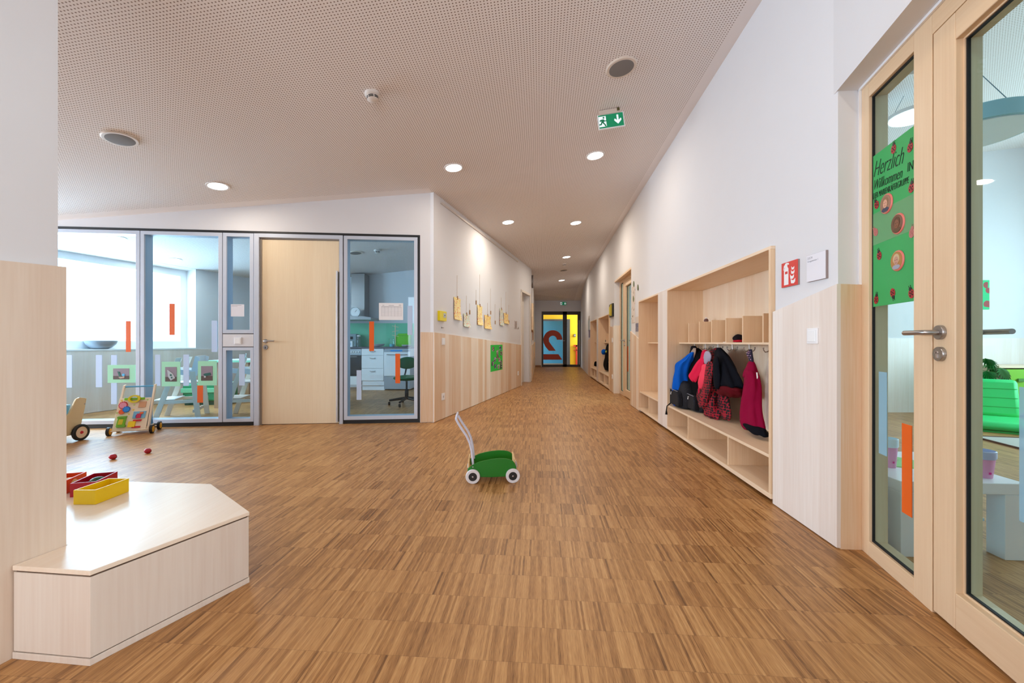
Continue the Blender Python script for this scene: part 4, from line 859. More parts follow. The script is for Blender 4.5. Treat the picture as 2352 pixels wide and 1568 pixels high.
photo_card(247, 311, 838, 879, 260, 297, 846, 871, 'landscape mint green card with a photo of toys, on the left large pane', 0)
photo_card(371.5, 414, 830.5, 887, 379.5, 406, 842.5, 876, 'upright mint green card with a photo of a toy walker', 1)
photo_card(454.5, 497.5, 829, 885, 462, 488.5, 840.5, 874, 'upright mint green card with a photo of a toy cart, above the short orange strip', 2)
cx, cz, w, h = wall_item(G, 530.5, 561, 698.5, 726.5, .010); t = G.thing('room_sign', cx, .008, cz, 'small white sign on the upper narrow pane', 'sign'); B(-w/2, w/2, 0, .006, -h/2, h/2).build('plate', C('sign_white', 232, 232, 240, .3), t)
B(-w*.44, w*.3, -.0006, 0, h*.40, h*.425).box(-w*.44, 0, -.0006, 0, h*.33, h*.35).build('lettering', gt, t)
cx, cz, w, h = wall_item(G, 870.5, 926, 695.5, 734.5, .010); t = G.thing('timetable', cx, .008, cz, 'white printed timetable on the pane right of the wooden door', 'paper'); B(-w/2, w/2, 0, .004, -h/2, h/2).build('sheet', M['paper'], t)
m = MB(); m.box(-w*.40, w*.42, -.0006, 0, h*.26, h*.285)
for k in range(9): zz = h*(.20-.06*k); m.box(-w*.40, w*.42, -.0005, 0, zz, zz+.0012)
for k in range(7): xx = w*(-.40+.82*k/6); m.box(xx, xx+.0014, -.0005, 0, -h*.28, h*.27)
m.box(-w*.36, -w*.28, -.0005, 0, h*.35, h*.37).box(-w*.1, w*.12, -.0005, 0, h*.35, h*.37).box(w*.32, w*.42, -.0005, 0, h*.36, h*.39)
m.build('printed_grid', gt, t)

# ------------------------------------------------------------------ glazed room: window wall, kitchen, furniture
wx0 = -2.55; wz0, wz1 = .90, 2.29
m = MB(); m.box(-2.68, wx0, 0, .45, 0, TOP).box(wx0, 0, 0, .45, 0, wz0).box(wx0, 0, 0, .45, wz1, TOP).box(0, 2.2, 0, .45, 0, TOP); structure(fr_obj(V, m, 'wall_window_side', M['wall']))
structure(fr_obj(V, MB().box(-2.55, 2.0, -.016, 0, .006, wz0-.02), 'trim_17', M['maplew'])); structure(fr_obj(V, MB().box(wx0, 0, -.02, .40, wz0-.02, wz0+.004), 'trim_18', M['whitel']))
structure(fr_obj(V, MB().box(-2.5, 2.0, -.05, 0, 2.30, 2.36), 'trim_19', M['white']))
d = structure(thing('window_7', V.w(wx0, .22, wz0), V.th)); w = -wx0; h = wz1-wz0
MB().ring([(0, 0), (w, 0), (w, h), (0, h)], [(.07, .12), (w-.10, .12), (w-.10, h-.13), (.07, h-.13)], 0, .08).build('frame', M['white'], d, bevel=.003)
fmid = V.on(332, 700, .24)[0]-wx0
MB().box(fmid-.05, fmid+.05, 0, .08, .09, h-.07).build('mullion', M['white'], d); B(.07, w-.07, .04, .046, .09, h-.07).build('pane', M['clear'], d)
x, z = V.on(350, 735, .2); MB().box(fmid+.06, fmid+.075, -.03, 0, z-wz0-.06, z-wz0+.06).build('handle', M['steel'], d)
cx, z = V.on(234, 790, .1); t = V.thing('stone_bowl', cx, .12, wz0+.005, 'wide grey stone bowl on the window sill of the glazed room', 'bowl')
MB().lathe([(0, 0), (.08, 0), (.12, .02), (.165, .07), (.18, .12), (.17, .12), (.145, .07), (.09, .03), (0, .025)], (0, 0, 0), 'z', 40).build('bowl_body', C('stone_grey', 165, 168, 176, .6), t, smooth=True)
# kitchen wall
structure(B(-5.6, .04, 9.05, 9.2, 0, TOP).build('wall_kitchen', M['wall']))
kx = lambda u, Y: (u-CX)/FP*Y; kz = lambda v, Y: 1+(HZ-v)*Y/FP
structure(B(kx(770, 9.04), kx(965, 9.04), 9.035, 9.05, .9, kz(742, 9.04)).build('trim_20', C('mint_splash', 120, 205, 165, .12)))
YF = 8.45
def knob_bar(parent, x0, x1, z, y=-.03): MB().box(x0, x1, y, y+.012, z-.006, z+.006).box(x0, x0+.01, y, 0, z-.005, z+.005).box(x1-.01, x1, y, 0, z-.005, z+.005).build('handle', M['steel'], parent)
xo0, xo1, xd1, xw1 = kx(795, YF), kx(830, YF), kx(881.5, YF), kx(942, YF)
t = thing('oven', (xo0, YF, 0), 0, 'built-in oven with a dark glass door under the kitchen worktop', 'oven'); w = xo1-xo0
B(0, w-.004, .02, .58, .12, .86).build('body', M['white'], t); B(.0, w-.004, 0, .02, .74, .86).build('control_panel', C('steel_panel', 190, 195, 200, .3, metal=.6), t)
for k in range(4): MB().lathe([(0, -.02), (.013, -.02), (.015, 0)], (w*(.35+.16*k), 0, .80), 'y', 14).build('knob', M['white'], t)
B(.0, w-.004, 0, .02, .30, .73).build('oven_door', C('oven_glass', 46, 42, 44, .1), t); B(0, w-.004, 0, .02, .12, .29).build('drawer_front', M['whitel'], t); knob_bar(t, .05, w-.08, .70)
t = thing('drawer_unit', (xo1, YF, 0), 0, 'white kitchen unit with three drawers between oven and dishwasher', 'cabinet'); w = xd1-xo1
B(0.002, w-.002, .02, .58, .10, .87).build('body', M['white'], t); B(.0, w, .05, .5, 0, .10).build('plinth', M['white'], t)
for z0, z1 in ((.73, .868), (.46, .725), (.20, .455)):
    f = B(.004, w-.004, 0, .02, z0, z1).build('drawer', M['whitel'], t, bevel=.002); MB().tube([(w*.38, -.002, z1-.05), (w*.42, -.022, z1-.06), (w*.58, -.022, z1-.06), (w*.62, -.002, z1-.05)], .006, 6).build('handle', M['steel'], f)
t = thing('dishwasher', (xd1, YF, 0), 0, 'steel and white dishwasher at the right end of the kitchen row', 'dishwasher'); w = xw1-xd1
B(0.002, w-.002, .02, .58, .02, .87).build('body', M['white'], t); B(.004, w-.004, 0, .02, .30, .80).build('front_panel', M['whitel'], t, bevel=.002); B(.004, w-.004, 0, .02, .805, .85).build('control_strip', C('strip_grey', 170, 180, 190, .3, metal=.4), t); B(w*.25, w*.7, -.002, 0, .812, .84).build('blue_label', C('blue_label', 40, 150, 230, .4), t); B(.004, w-.004, 0, .02, .03, .295).build('lower_panel', C('steel_dull', 176, 182, 190, .4, metal=.3), t); knob_bar(t, w*.12, w*.88, .745)
tag(MB().box(xo0-.6, xw1+.03, YF-.02, 9.035, .872, .905).build('worktop', C('worktop_grey', 86, 88, 98, .35), bevel=.002), 'long dark grey kitchen worktop over oven, drawers and dishwasher', 'worktop')
hx0, hx1 = kx(806, 8.75), kx(843, 8.95)
t = thing('cooker_hood', (hx0, 8.70, 0), 0, 'steel cooker hood with a tall square duct over the stove', 'cooker hood')
zc = kz(727, 8.6)
MB().box(0.02, .30, .03, .33, zc+.02, ceil_z(hx0, 8.8)).build('duct', M['steel'], t); MB().prism([(-.25, 0), (.52, 0), (.52, .05), (.36, .075), (-.05, .075), (-.25, .05)], -.2, .33, 'y').xf(Matrix.Translation((0, 0, zc-.07))).build('canopy', M['steel'], t, bevel=.003)
x, z = kx(817, 8.55), kz(717, 8.55); t = thing('dial_clock', (x, 8.53, z), 0, 'round white dial clock standing on the cooker hood', 'clock')
MB().lathe([(0, -.02), (.095, -.02), (.105, -.03), (.11, 0), (.09, .03)], (0, 0, 0), 'y').build('case', C('clock_white', 220, 226, 230, .3), t, smooth=True); MB().lathe([(0, -.022), (.08, -.022), (.08, -.02)], (0, 0, 0), 'y').build('dial', M['paper'], t); MB().box(-.002, .002, -.026, -.022, 0, .06).xf(Matrix.Rotation(.7, 4, 'Y')).build('hand', M['black'], t); MB().box(-.05, .05, -.02, .02, -.125, -.10).build('foot', M['steel'], t)
def kthing(name, u, Y, label, cat): return thing(name, (kx(u, Y), Y, .905), 0, label, cat)
t = kthing('storage_jar', 824, 8.6, 'clear glass jar with a lid on the worktop left of the orange strip', 'jar'); MB().lathe([(.04, 0), (.05, .02), (.05, .17), (.03, .2), (.03, .22)], (0, 0, 0), 'z').build('jar_body', M['clear'], t, smooth=True); MB().lathe([(.035, .22), (.035, .245), (0, .25)], (0, 0, 0), 'z').build('lid', M['white'], t)
t = kthing('napkin_box', 805, 8.55, 'white box on the worktop by the stove', 'box'); B(-.06, .06, -.05, .05, 0, .12).build('carton', M['whitel'], t, bevel=.003); B(-.03, .03, -.052, -.05, .03, .09).build('printed_patch', C('pale_blue', 170, 205, 225), t)
t = kthing('coffee_machine', 811, 8.85, 'grey appliance against the green splashback', 'appliance'); B(-.08, .09, -.06, .1, 0, .28).build('housing', C('appl_grey', 130, 150, 155, .4), t, bevel=.01); B(-.05, .02, -.065, -.06, .16, .22).build('panel', M['hole'], t)
t = kthing('mug_rack', 908, 8.7, 'thin wooden mug tree with small pegs on the worktop', 'rack'); m = MB().lathe([(.07, 0), (.07, .015), (0, .018)], (0, 0, 0), 'z').tube([(0, 0, 0), (0, 0, .48)], .009, 8)
for k, z in enumerate((.22, .32, .42)): m.tube([(-.07*(1-2*(k % 2)), 0, z+.03), (.07*(1-2*(k % 2)), 0, z-.0)], .005, 6)
m.build('tree', M['spruce'], t)
t = kthing('glass_jug', 900, 8.62, 'small clear jug left of the green tray', 'jug'); MB().lathe([(.05, 0), (.06, .05), (.055, .16), (.06, .18)], (0, 0, 0), 'z').build('jug_body', M['clear'], t, smooth=True); MB().lathe([(.045, .004), (.05, .06), (0, .062)], (0, 0, 0), 'z').build('water', C('aqua', 90, 190, 205, .3), t)
t = kthing('serving_tray', 926, 8.95, 'bright green tray leaning on the splashback', 'tray'); m = MB().prism([(-.16, .03), (-.13, 0), (.14, 0), (.17, .03), (.17, .25), (.12, .29), (-.1, .29), (-.16, .22)], -.02, .0, 'y'); m.build('tray_body', C('tray_green', 110, 205, 30, .4), t, bevel=.006); MB().ring([(-.15, .04), (.16, .04), (.16, .25), (-.15, .25)], [(-.14, .05), (.15, .05), (.15, .24), (-.14, .24)], -.028, -.02).build('rim', C('tray_rim', 90, 180, 30, .4), t)
for k in range(3): tag(MB().lathe([(.03, 0), (.08, .008), (.1, .018), (.095, .018), (0, .006)], (kx(933, 8.62), 8.62, .905+.013*k), 'z').build('plate', M['white'], smooth=True), ['white plate at the bottom of the stack on the worktop', 'white plate in the middle of the stack on the worktop', 'white plate on top of the stack on the worktop'][k], 'plate', 'stacked plates on the worktop')
t = kthing('mixing_bowl', 868, 8.7, 'white shallow bowl on the worktop right of the upper orange strip', 'bowl'); MB().lathe([(.05, 0), (.12, .03), (.15, .06), (.14, .06), (.1, .02), (0, .012)], (0, 0, 0), 'z').build('bowl_body', M['white'], t, smooth=True)
# office chair
cx_, cy_ = kx(934, 6.5), 6.5
t = thing('office_chair', (cx_, cy_, 0), .5, 'green upholstered swivel chair on black star base in the glazed room', 'chair'); gf = fab('bottle_green', 14, 96, 62)
MB().ball((0, 0, .43), .21, .20, .045, 28, 10).build('seat', gf, t, smooth=True); MB().ball((.06, .20, .66), .17, .035, .10, 28, 12).build('backrest', gf, t, smooth=True)
MB().tube([(0, 0, .38), (0, .2, .40), (.04, .24, .5), (.06, .23, .62)], .014, 8).build('back_bar', M['black'], t); MB().tube([(0, 0, .09), (0, 0, .25)], .03, 12).tube([(0, 0, .25), (0, 0, .4)], .016, 12).build('gas_lift', M['black'], t, smooth=True)
for k in range(5):
    a = 2*math.pi*k/5+.3; c, s_ = math.cos(a), math.sin(a); f = MB().tube([(0, 0, .11), (.27*c, .27*s_, .075)], [.026, .016], 8).build('star_leg', M['black'], t); MB().lathe([(0, -.012), (.027, -.012), (.027, .012), (0, .012)], (.27*c, .27*s_, .027), 'x', 16).build('castor', M['black'], f)
# table and high chairs
t = thing('kids_table', (-3.42, 6.40, 0), -.05, 'light table with a mint edge in the glazed room, legs in brown wood', 'table')
B(-1.15, .35, -.35, .45, .70, .73).build('tabletop', M['whitel'], t, bevel=.003); B(-1.155, .355, -.356, -.350, .70, .73).build('mint_edge', C('mint_edge', 150, 225, 185, .5), t)
for sx, sy in ((-1.05, -.28), (.25, -.28), (-1.05, .38), (.25, .38)): B(sx-.035, sx+.035, sy-.035, sy+.035, 0, .70).build('leg', C('table_leg', 176, 138, 104, .5), t, bevel=.002)
for k, (xx, lab) in enumerate(((-4.12, 'clear tumbler on the light table, left one'), (-3.72, 'clear tumbler on the light table behind the small lower pane'))):
    t = thing('tumbler', (xx, 6.22+.1*k, .73), 0, lab, 'glass', 'tumblers on the light table'); MB().lathe([(.03, 0), (.04, .10), (.037, .10), (.028, .006), (0, .005)], (0, 0, 0), 'z', 20).build('cup', M['clear'], t, smooth=True); MB().lathe([(.0275, .006), (.032, .05), (0, .05)], (0, 0, 0), 'z', 20).build('drink', C('pale_mint', 170, 230, 215, .3), t)
def high_chair(x, y, rz, label):
    t = thing('high_chair', (x, y, 0), rz, label, 'high chair', 'wooden high chairs in the glazed room'); w = .42
    for s_ in (-1, 1):
        X = s_*w/2
        MB().prism([(-.25, 0), (-.19, 0), (.06, .80), (.0, .80)], X-.011, X+.011, 'x').build('leg', M['edge'], t, bevel=.002)
        MB().prism([(.20, 0), (.26, 0), (.20, .62), (.14, .62)], X-.011, X+.011, 'x').build('leg', M['edge'], t, bevel=.002)
        MB().prism([(-.17, .21), (.24, .21), (.24, .25), (-.17, .25)], X-.010, X+.010, 'x').build('side_rail', M['edge'], t)
        MB().prism([(-.13, .60), (.22, .56), (.25, .80), (.20, .82), (.16, .64), (-.13, .66)], X-.010, X+.010, 'x').build('armrest', M['whitel'], t)
    B(-w/2+.011, w/2-.011, -.14, .20, .46, .478).build('seat', M['maplew'], t, bevel=.003); B(-w/2+.011, w/2-.011, -.24, -.02, .25, .265).build('footrest', M['maplew'], t, bevel=.003)
    B(-w/2+.011, w/2-.011, .20, .215, .60, .82).build('backrest', M['whitel'], t, bevel=.004); B(-w/2, w/2, .17, .19, .08, .12).build('stretcher', M['maplew'], t)
    return t
high_chair(-4.42, 5.42, math.radians(-66), 'wooden high chair nearest the toy walker, behind the middle green card')
high_chair(-3.62, 5.55, math.radians(-74), 'wooden high chair behind the right green photo card')
t = thing('toy_crate', (-5.20, 6.62, 0), .1, 'green crate with curved bands on the floor of the glazed room', 'crate')
MB().box(-.05, .55, -.2, .25, .06, .34).build('crate_body', C('crate_green', 30, 150, 100, .5), t, bevel=.03); MB().box(-.06, .56, -.215, -.2, .2, .27).build('band', C('crate_mint', 130, 220, 170, .5), t, bevel=.004); MB().box(-.03, .52, -.17, .23, 0, .06).build('base', C('crate_dark', 20, 80, 60, .5), t)

# ------------------------------------------------------------------ ceiling fixtures
def cthing(name, u, v, label, cat, group=None, off=0): 
    p = ceil_at(u, v); t = thing(name, tuple(p), 0, label, cat, group, rot=CROT); return t
def downlight(u, v, label, power=16, r=.088, loc=None, src=None):
    t = cthing('downlight', u, v, label, 'ceiling light', 'recessed round downlights') if loc is None else thing('downlight', loc, 0, label, 'ceiling light', 'recessed round downlights', rot=CROT)
    MB().ring(circle(r+.018, 40), circle(r, 40), -.006, .004, 'z').build('trim_ring', M['white'], t); MB().prism(circle(r, 40), -.004, .004, 'z').build('diffuser', M['lamp'], t)
    l = bpy.data.lights.new('downlight_lamp', 'AREA'); l.shape = 'DISK'; l.size = 2*r*.96; l.energy = power; l.color = (1, .87, .72)
    o = bpy.data.objects.new('downlight_lamp', l); COL.objects.link(o); o.parent = t; o.location = (0, 0, -.008)
    return t
LP = 9.5
for a in ((500, 427, 'round ceiling light above the glazed partition at the left'), (1042, 385, 'round ceiling light in front of the corner of the left corridor wall'), (1367, 357, 'round ceiling light nearest the green exit sign'),
          (1167, 510, 'round ceiling light near the left corridor wall, above the paintings'), (1322.5, 511.5, 'round ceiling light in the corridor, right of the one above the paintings'), (1301, 590, 'round ceiling light in the corridor just before the far smoke detector'),
          (1290, 643.5, 'round ceiling light in the corridor beyond the far speaker'), (1281.5, 679.5, 'farthest round ceiling light, just before the end door')):
    downlight(*a, power=LP if a[1] < 500 else LP*2.2)
# lights outside the frame that the lobby has too
for (x, y, lab) in ((-1.3, -1.2, 'round ceiling light behind the camera at the left'), (.1, -1.2, 'round ceiling light behind the camera at the right'), (-3.9, 1.2, 'round ceiling light in the left part of the lobby'), (.55, .9, 'round ceiling light close above the camera, by the big glazed door')):
    downlight(0, 0, lab, LP, loc=(x, y, ceil_z(x, y)))
downlight(267, 547, 'round ceiling light standing in for paired lamp reflections in the left large pane', 26, loc=None); downlight(399, 596, 'round ceiling light standing in for paired lamp reflections in the second large pane', 26)  # doubled lamp reflections in the glass, each built as one ceiling light
def speaker(u, v, label, r=.118):
    t = cthing('ceiling_speaker', u, v, label, 'speaker', 'round ceiling speakers')
    MB().lathe([(r*.78, -.012), (r*.95, -.012), (r, -.006), (r, .0)], (0, 0, 0), 'z', 48).build('rim', C('speaker_rim', 222, 210, 198, .5), t, smooth=True)
    MB().lathe([(0, -.016), (r*.5, -.0155), (r*.8, -.0125), (r*.8, -.004)], (0, 0, 0), 'z', 48).build('grille', M['gray'], t, smooth=True)
speaker(1427, 154, 'round grey ceiling speaker above the green exit sign'); speaker(276, 318, 'round grey ceiling speaker at the left above the partition'); speaker(1294.5, 620, 'small looking grey ceiling speaker far down the corridor'); speaker(817, 580, 'grey ceiling speaker seen through the pane right of the wooden door')
def smoke(u, v, label):
    t = cthing('smoke_detector', u, v, label, 'smoke detector', 'smoke detectors'); t['group'] = 'smoke detectors'
    MB().lathe([(.055, 0), (.055, -.022), (.045, -.03), (.030, -.034)], (0, 0, 0), 'z', 40).lathe([(.043, -.030), (.043, -.052), (.03, -.062), (0, -.064)], (0, 0, 0), 'z', 40).build('housing', C('detector_white', 225, 218, 212, .4), t, smooth=True)
    g = MB()
    for z, r in ((-.033, .0442), (-.0435, .0438)):
        for k in range(6): a0 = k*math.pi/3+.08; g.add(sum([[(r*math.cos(a0+j*.11), r*math.sin(a0+j*.11), z), (r*math.cos(a0+j*.11), r*math.sin(a0+j*.11), z-.0075)] for j in range(9)], []), [(2*j, 2*j+2, 2*j+3, 2*j+1) for j in range(8)])
    g.build('vent_slot', M['black'], t)
smoke(855, 214, 'white smoke detector with black slots on the ceiling over the lobby'); smoke(1296, 605, 'small far smoke detector between two corridor ceiling lights'); smoke(866, 574, 'smoke detector seen through the pane right of the wooden door')
# exit sign hanging under the ceiling
def exit_sign(t, w, h, y=0):
    gr = C('exit_green', 0, 138, 92, .4)
    B(-w/2, w/2, y-.006, y+.006, -h/2, h/2).build('sign_frame', M['whitel'], t, bevel=.001)
    B(-w*.46, w*.46, y-.008, y-.006, -h*.43, h*.45).build('green_field', emit('exit_green_lit', srgb(0, 138, 92), .35), t)
    wl_ = emit('exit_white_lit', (.85, .95, 1, 1), .6)
    m = MB(); P = lambda pts: m.prism([(a*h, b*h) for a, b in pts], y-.0095, y-.008, 'y')
    P([(-.84, -.34), (-.34, -.34), (-.34, .36), (-.84, .36)]); m.build('doorway_symbol', wl_, t)
    m = MB(); P = lambda pts: m.prism([(a*h, b*h) for a, b in pts], y-.011, y-.0095, 'y')
    m.prism([(a*h, b*h) for a, b in circle(.065, 14, -.50, .26)], y-.011, y-.0095, 'y'); P([(-.72, .14), (-.50, .16), (-.44, .06), (-.34, .06), (-.34, .0), (-.48, -.0), (-.52, -.06), (-.42, -.18), (-.36, -.34), (-.44, -.34), (-.52, -.18), (-.62, -.08), (-.68, -.22), (-.84, -.22), (-.84, -.15), (-.74, -.14), (-.66, .04), (-.76, .02), (-.80, .08)])
    m.build('running_figure', gr, t)
    m = MB(); P([(.0, 0), (0, 0)]) if False else None
    m.prism([(a*h, b*h) for a, b in ((.40, .34), (.52, .34), (.52, -.04), (.66, .10), (.70, .04), (.70, -.04), (.46, -.28), (.22, -.04), (.22, .04), (.26, .10), (.40, -.04))], y-.0095, y-.008, 'y'); m.build('arrow_symbol', wl_, t)
p = ceil_at(1400, 251)
t = thing('exit_sign', (p.x, p.y, p.z), math.radians(-3.4), 'green running man exit sign with a down arrow, hanging from the lobby ceiling', 'sign'); t.rotation_euler = (0, math.radians(-7), math.radians(-4))
hld = thing('sign_panel', (.0, -.0, -.108)); hld.parent = t; hld.scale = (1.17, 1, 1.2)
exit_sign(hld, .205, .112)
B(-.095, .095, -.014, .014, -.045, -.003).build('mounting_bar', C('mount_beige', 214, 200, 188, .5), t, bevel=.002); B(.062, .085, -.018, .018, -.03, -.004).build('test_lamp', C('dark_lens', 90, 80, 40, .3), t)
t = thing('exit_sign', (fx2(1294, 16.48), 16.48, fz2(697, 16.48)), 0, 'small exit sign on the wall above the end door', 'sign'); exit_sign(t, .26, .15)

# ------------------------------------------------------------------ bench platform and wooden boxes
t = thing('bench_platform', (-1.30, 1.26, 0), 0, 'low whitened maple bench platform wrapped round the foot of the pillar', 'bench')
BP = [(-1.58, 1.280), (-1.3037, 1.2505), (-1.0945, 1.688), (-1.503, 2.0205), (-2.75, 2.12), (-2.75, 1.43), (-1.95, 1.415), (-1.549, 1.413)]
loc = lambda P, s_=0: [(x+1.30, y-1.26) for x, y in P]
def inset(P, e):
    c = Vector((-1.9, 1.65)); out = []; n = len(P); ar = sum(P[i][0]*P[(i+1) % n][1]-P[(i+1) % n][0]*P[i][1] for i in range(n)); sg = 1 if ar > 0 else -1
    for i in range(n):
        a, b, c_ = Vector(P[i-1]), Vector(P[i]), Vector(P[(i+1) % n]); d1 = (b-a).normalized(); d2 = (c_-b).normalized(); n1 = Vector((-d1.y, d1.x))*sg; n2 = Vector((-d2.y, d2.x))*sg
        k = (n1+n2); k = k/max(k.dot(n1), .2)*1; out.append(tuple(b+k*e))
    return out
M['benchside'] = veneer('whitened_maple_side', srgb(232, 223, 212), srgb(212, 192, 176), .11, 0, 2, .4, bcon=.8)
def bench_part(P, z0, z1, nm, mat, **k): return MB().prism(loc(P), z0, z1).build(nm, mat, t, **k)
bench_part(BP, .279, .294, 'top_board', M['benchtop'], bevel=.0015); bench_part(inset(BP, .006), .273, .279, 'shadow_gap', C('gap_brown', 90, 66, 48)); bench_part(inset(BP, .002), .0235, .273, 'body', M['benchside'], bevel=.001); bench_part(inset(BP, .005), .0205, .0235, 'shadow_gap', M['gap_brown']); bench_part(inset(BP, .0), 0, .0205, 'plinth', M['benchside'], bevel=.001)
def toy_box(x, y, rz, mat, label, inner=None):
    t = thing('wooden_box', (x, y, .2945), rz, label, 'box', 'open painted wooden boxes'); w, l, h, k = .096, .155, .063, .006
    MB().ring([(0, 0), (w, 0), (w, l), (0, l)], [(k, k), (w-k, k), (w-k, l-k), (k, l-k)], 0, h, 'z').build('wall_panel', mat, t, bevel=.0012); B(k, w-k, k, l-k, .0, .006).build('bottom', mat, t)
yb_, rb_, ob_ = C('paint_yellow', 246, 206, 0, .42, noise_amt=.02), C('paint_red', 176, 8, 30, .42, noise_amt=.02), C('paint_orange', 226, 74, 10, .42, noise_amt=.02)
toy_box(-1.908, 1.761, 0, yb_, 'bright yellow open wooden box nearest on the bench')
toy_box(-2.012, 1.842, math.radians(17), rb_, 'crimson open wooden box behind the yellow one')
toy_box(-2.162, 1.838, math.radians(17), ob_, 'orange open wooden box half hidden by the pillar')
def egg(loc, r, mat, label, group=None, rot=0, tilt=1.2):
    t = thing('wooden_egg', loc, rot, label, 'toy', group); m = MB(); n = 14; prof = []
    for i in range(n+1):
        a = math.pi*i/n; prof.append((max(r*math.sin(a)*(1+.10*math.cos(a)), 0), -1.18*r*math.cos(a)))
    m.lathe(prof, (0, 0, 0), 'z', 28); m.xf(Matrix.Translation((0, 0, r)) @ Matrix.Rotation(tilt, 4, 'Y')); m.build('egg_body', mat, t, smooth=True)
    e = MB().lathe([(0, -1.20*r), (r*.22, -1.17*r), (r*.2, -1.1*r)], (0, 0, 0), 'z', 14).xf(Matrix.Translation((0, 0, r)) @ Matrix.Rotation(tilt, 4, 'Y')).build('hole_mark', M['hole'], t)
egg((-1.975, 1.93, .30), .030, C('paint_green', 0, 74, 40, .4), 'dark green wooden egg in the crimson box', rot=.5)
egg((-2.11, 1.925, .30), .028, C('raw_wood', 226, 178, 112, .5), 'plain wooden egg in the orange box', rot=1.3)
e1_ = floor_at(259, 1055); e2_ = floor_at(339, 1041)
egg((e1_[0], e1_[1], 0), .0235, C('egg_red', 170, 6, 34, .3), 'red wooden egg on the floor, nearer and further left', 'red wooden eggs on the floor', rot=3.6, tilt=1.35)
egg((e2_[0], e2_[1], 0), .0235, C('egg_red', 170, 6, 34, .3), 'red wooden egg on the floor, farther and further right', 'red wooden eggs on the floor', rot=3.5, tilt=1.35)

# ------------------------------------------------------------------ green push cart
gcx, gcy = -.137, 2.90
t = thing('push_cart', (gcx, gcy, 0), math.radians(3.6), 'green toy push cart with white rimmed wheels and a tall white handle', 'toy cart')
grn = C('paint_green_cart', 0, 112, 0, .4, noise_amt=.02); rub = C('white_rubber', 224, 222, 226, .5)
def c8(x, y): return (1000+x/7.84-CX)*2.9/FP-gcx, 1+(HZ-(930+y/7.84))*2.9/FP
out = [(582, 1180), (585, 1130), (625, 1095), (690, 1055), (780, 1015), (900, 985), (1020, 965), (1150, 955), (1260, 960), (1340, 975), (1395, 1005), (1430, 1050), (1455, 1110), (1462, 1180), (1430, 1260), (1270, 1283), (1000, 1290), (800, 1283), (640, 1262)]
pts = [c8(*p) for p in out]
def side(y0, y1, nm): return MB().prism(pts, y0, y1, 'y').build(nm, grn, t, bevel=.003, smooth=True)
side(-.012, 0, 'side_board'); side(.205, .217, 'side_board')
B(-.17, .16, 0, .205, .055, .065).build('floor_board', C('cart_ply', 222, 186, 130, .5), t)
B(-.178, -.168, 0, .205, .055, .150).build('end_board', C('cart_ply', 222, 186, 130, .5), t, bevel=.002); B(.150, .160, 0, .205, .055, .160).build('end_board', C('cart_ply', 222, 186, 130, .5), t, bevel=.002)
for (wx, wy, sg) in ((-.142, -.014, -1), (.142, -.014, -1), (-.142, .219, 1), (.142, .219, 1)):
    wv = thing('wheel', (wx, wy, .0505)); wv.parent = t
    MB().lathe([(.030, 0), (.047, 0), (.0505, sg*.004), (.0505, sg*.018), (.047, sg*.022), (.030, sg*.022)], (0, 0, 0), 'y', 40).build('tyre', rub, wv, smooth=True)
    MB().lathe([(0, 0), (.031, 0), (.031, sg*.019), (0, sg*.019)], (0, 0, 0), 'y', 32).build('hub', M['black'], wv, smooth=True); MB().lathe([(0, sg*.026), (.006, sg*.025), (.009, sg*.019)], (0, 0, 0), 'y', 16).build('hub_cap', M['steel'], wv, smooth=True)
MB().tube([(-.142, -.014, .0505), (-.142, .219, .0505)], .005, 8).tube([(.142, -.014, .0505), (.142, .219, .0505)], .005, 8).build('axle', M['steel'], t)
hp = [c8(680, 1090), c8(672, 980), c8(655, 820), c8(620, 680), c8(560, 550), c8(470, 420), c8(410, 320), c8(375, 250)]
path = [(x, .012, z) for x, z in hp]+[(hp[-1][0]+.002, .035, hp[-1][1]+.018), (hp[-1][0]+.004, .10, hp[-1][1]+.022), (hp[-1][0]+.002, .165, hp[-1][1]+.018)]+[(x, .190, z) for x, z in hp[::-1]]
MB().tube(path, .0085, 12).build('handle', C('handle_white', 206, 208, 224, .35), t, smooth=True)
x, z = c8(679, 1100); MB().lathe([(0, -.016), (.004, -.015), (.005, -.012)], (x, 0, z), 'y', 12).build('bolt', M['steel'], t)

# ------------------------------------------------------------------ walker with activity board
fL = Vector((-4.276, 4.306)); fR = Vector((-3.98, 4.433)); ang = math.atan2(fR.y-fL.y, fR.x-fL.x)
t = thing('activity_walker', (fL.x, fL.y, 0), ang, 'wooden toy walker with a colourful activity board and yellow wheels', 'toy walker')
W_ = (fR-fL).length; WF = Frame(fL.x, fL.y, math.cos(ang), math.sin(ang)); ply = C('walker_ply', 244, 228, 202, .5)
tl = .26  # lean of the board backwards per metre of height
def w8(x, y, back=0):
    u, v = 130+x/7.84, 860+y/7.84
    # intersect with leaning board plane y = 0.02+tl*z (local)
    a = (u-CX)/FP; c = (HZ-v)/FP; d_ = Vector((a, 1)); ox = -(fL.x*WF.n[0]+fL.y*WF.n[1]); dn = a*WF.n[0]+WF.n[1]
    tt = (.02+tl*1-ox)/(dn-tl*c); x_ = (tt*a-fL.x)*WF.d[0]+(tt-fL.y)*WF.d[1]; return x_, 1+c*tt
BM = Matrix(((1, 0, 0, 0), (0, 1, tl, .02), (0, 0, 1, 0), (0, 0, 0, 1)))     # shear: board coordinates -> leaning
bb = [w8(985, 1035), w8(1600, 1003), w8(1702, 412), w8(1133, 430)]
def onb(m): m.v = [tuple(BM @ Vector(p)) for p in m.v]; return m
onb(MB().prism(bb, 0, .012, 'y')).build('activity_board', ply, t, bevel=.002)
xl0, zl0 = w8(985, 1035); xl1, zl1 = w8(1210, 195); xr0, zr0 = w8(1600, 1003); xr1, zr1 = w8(1760, 180)
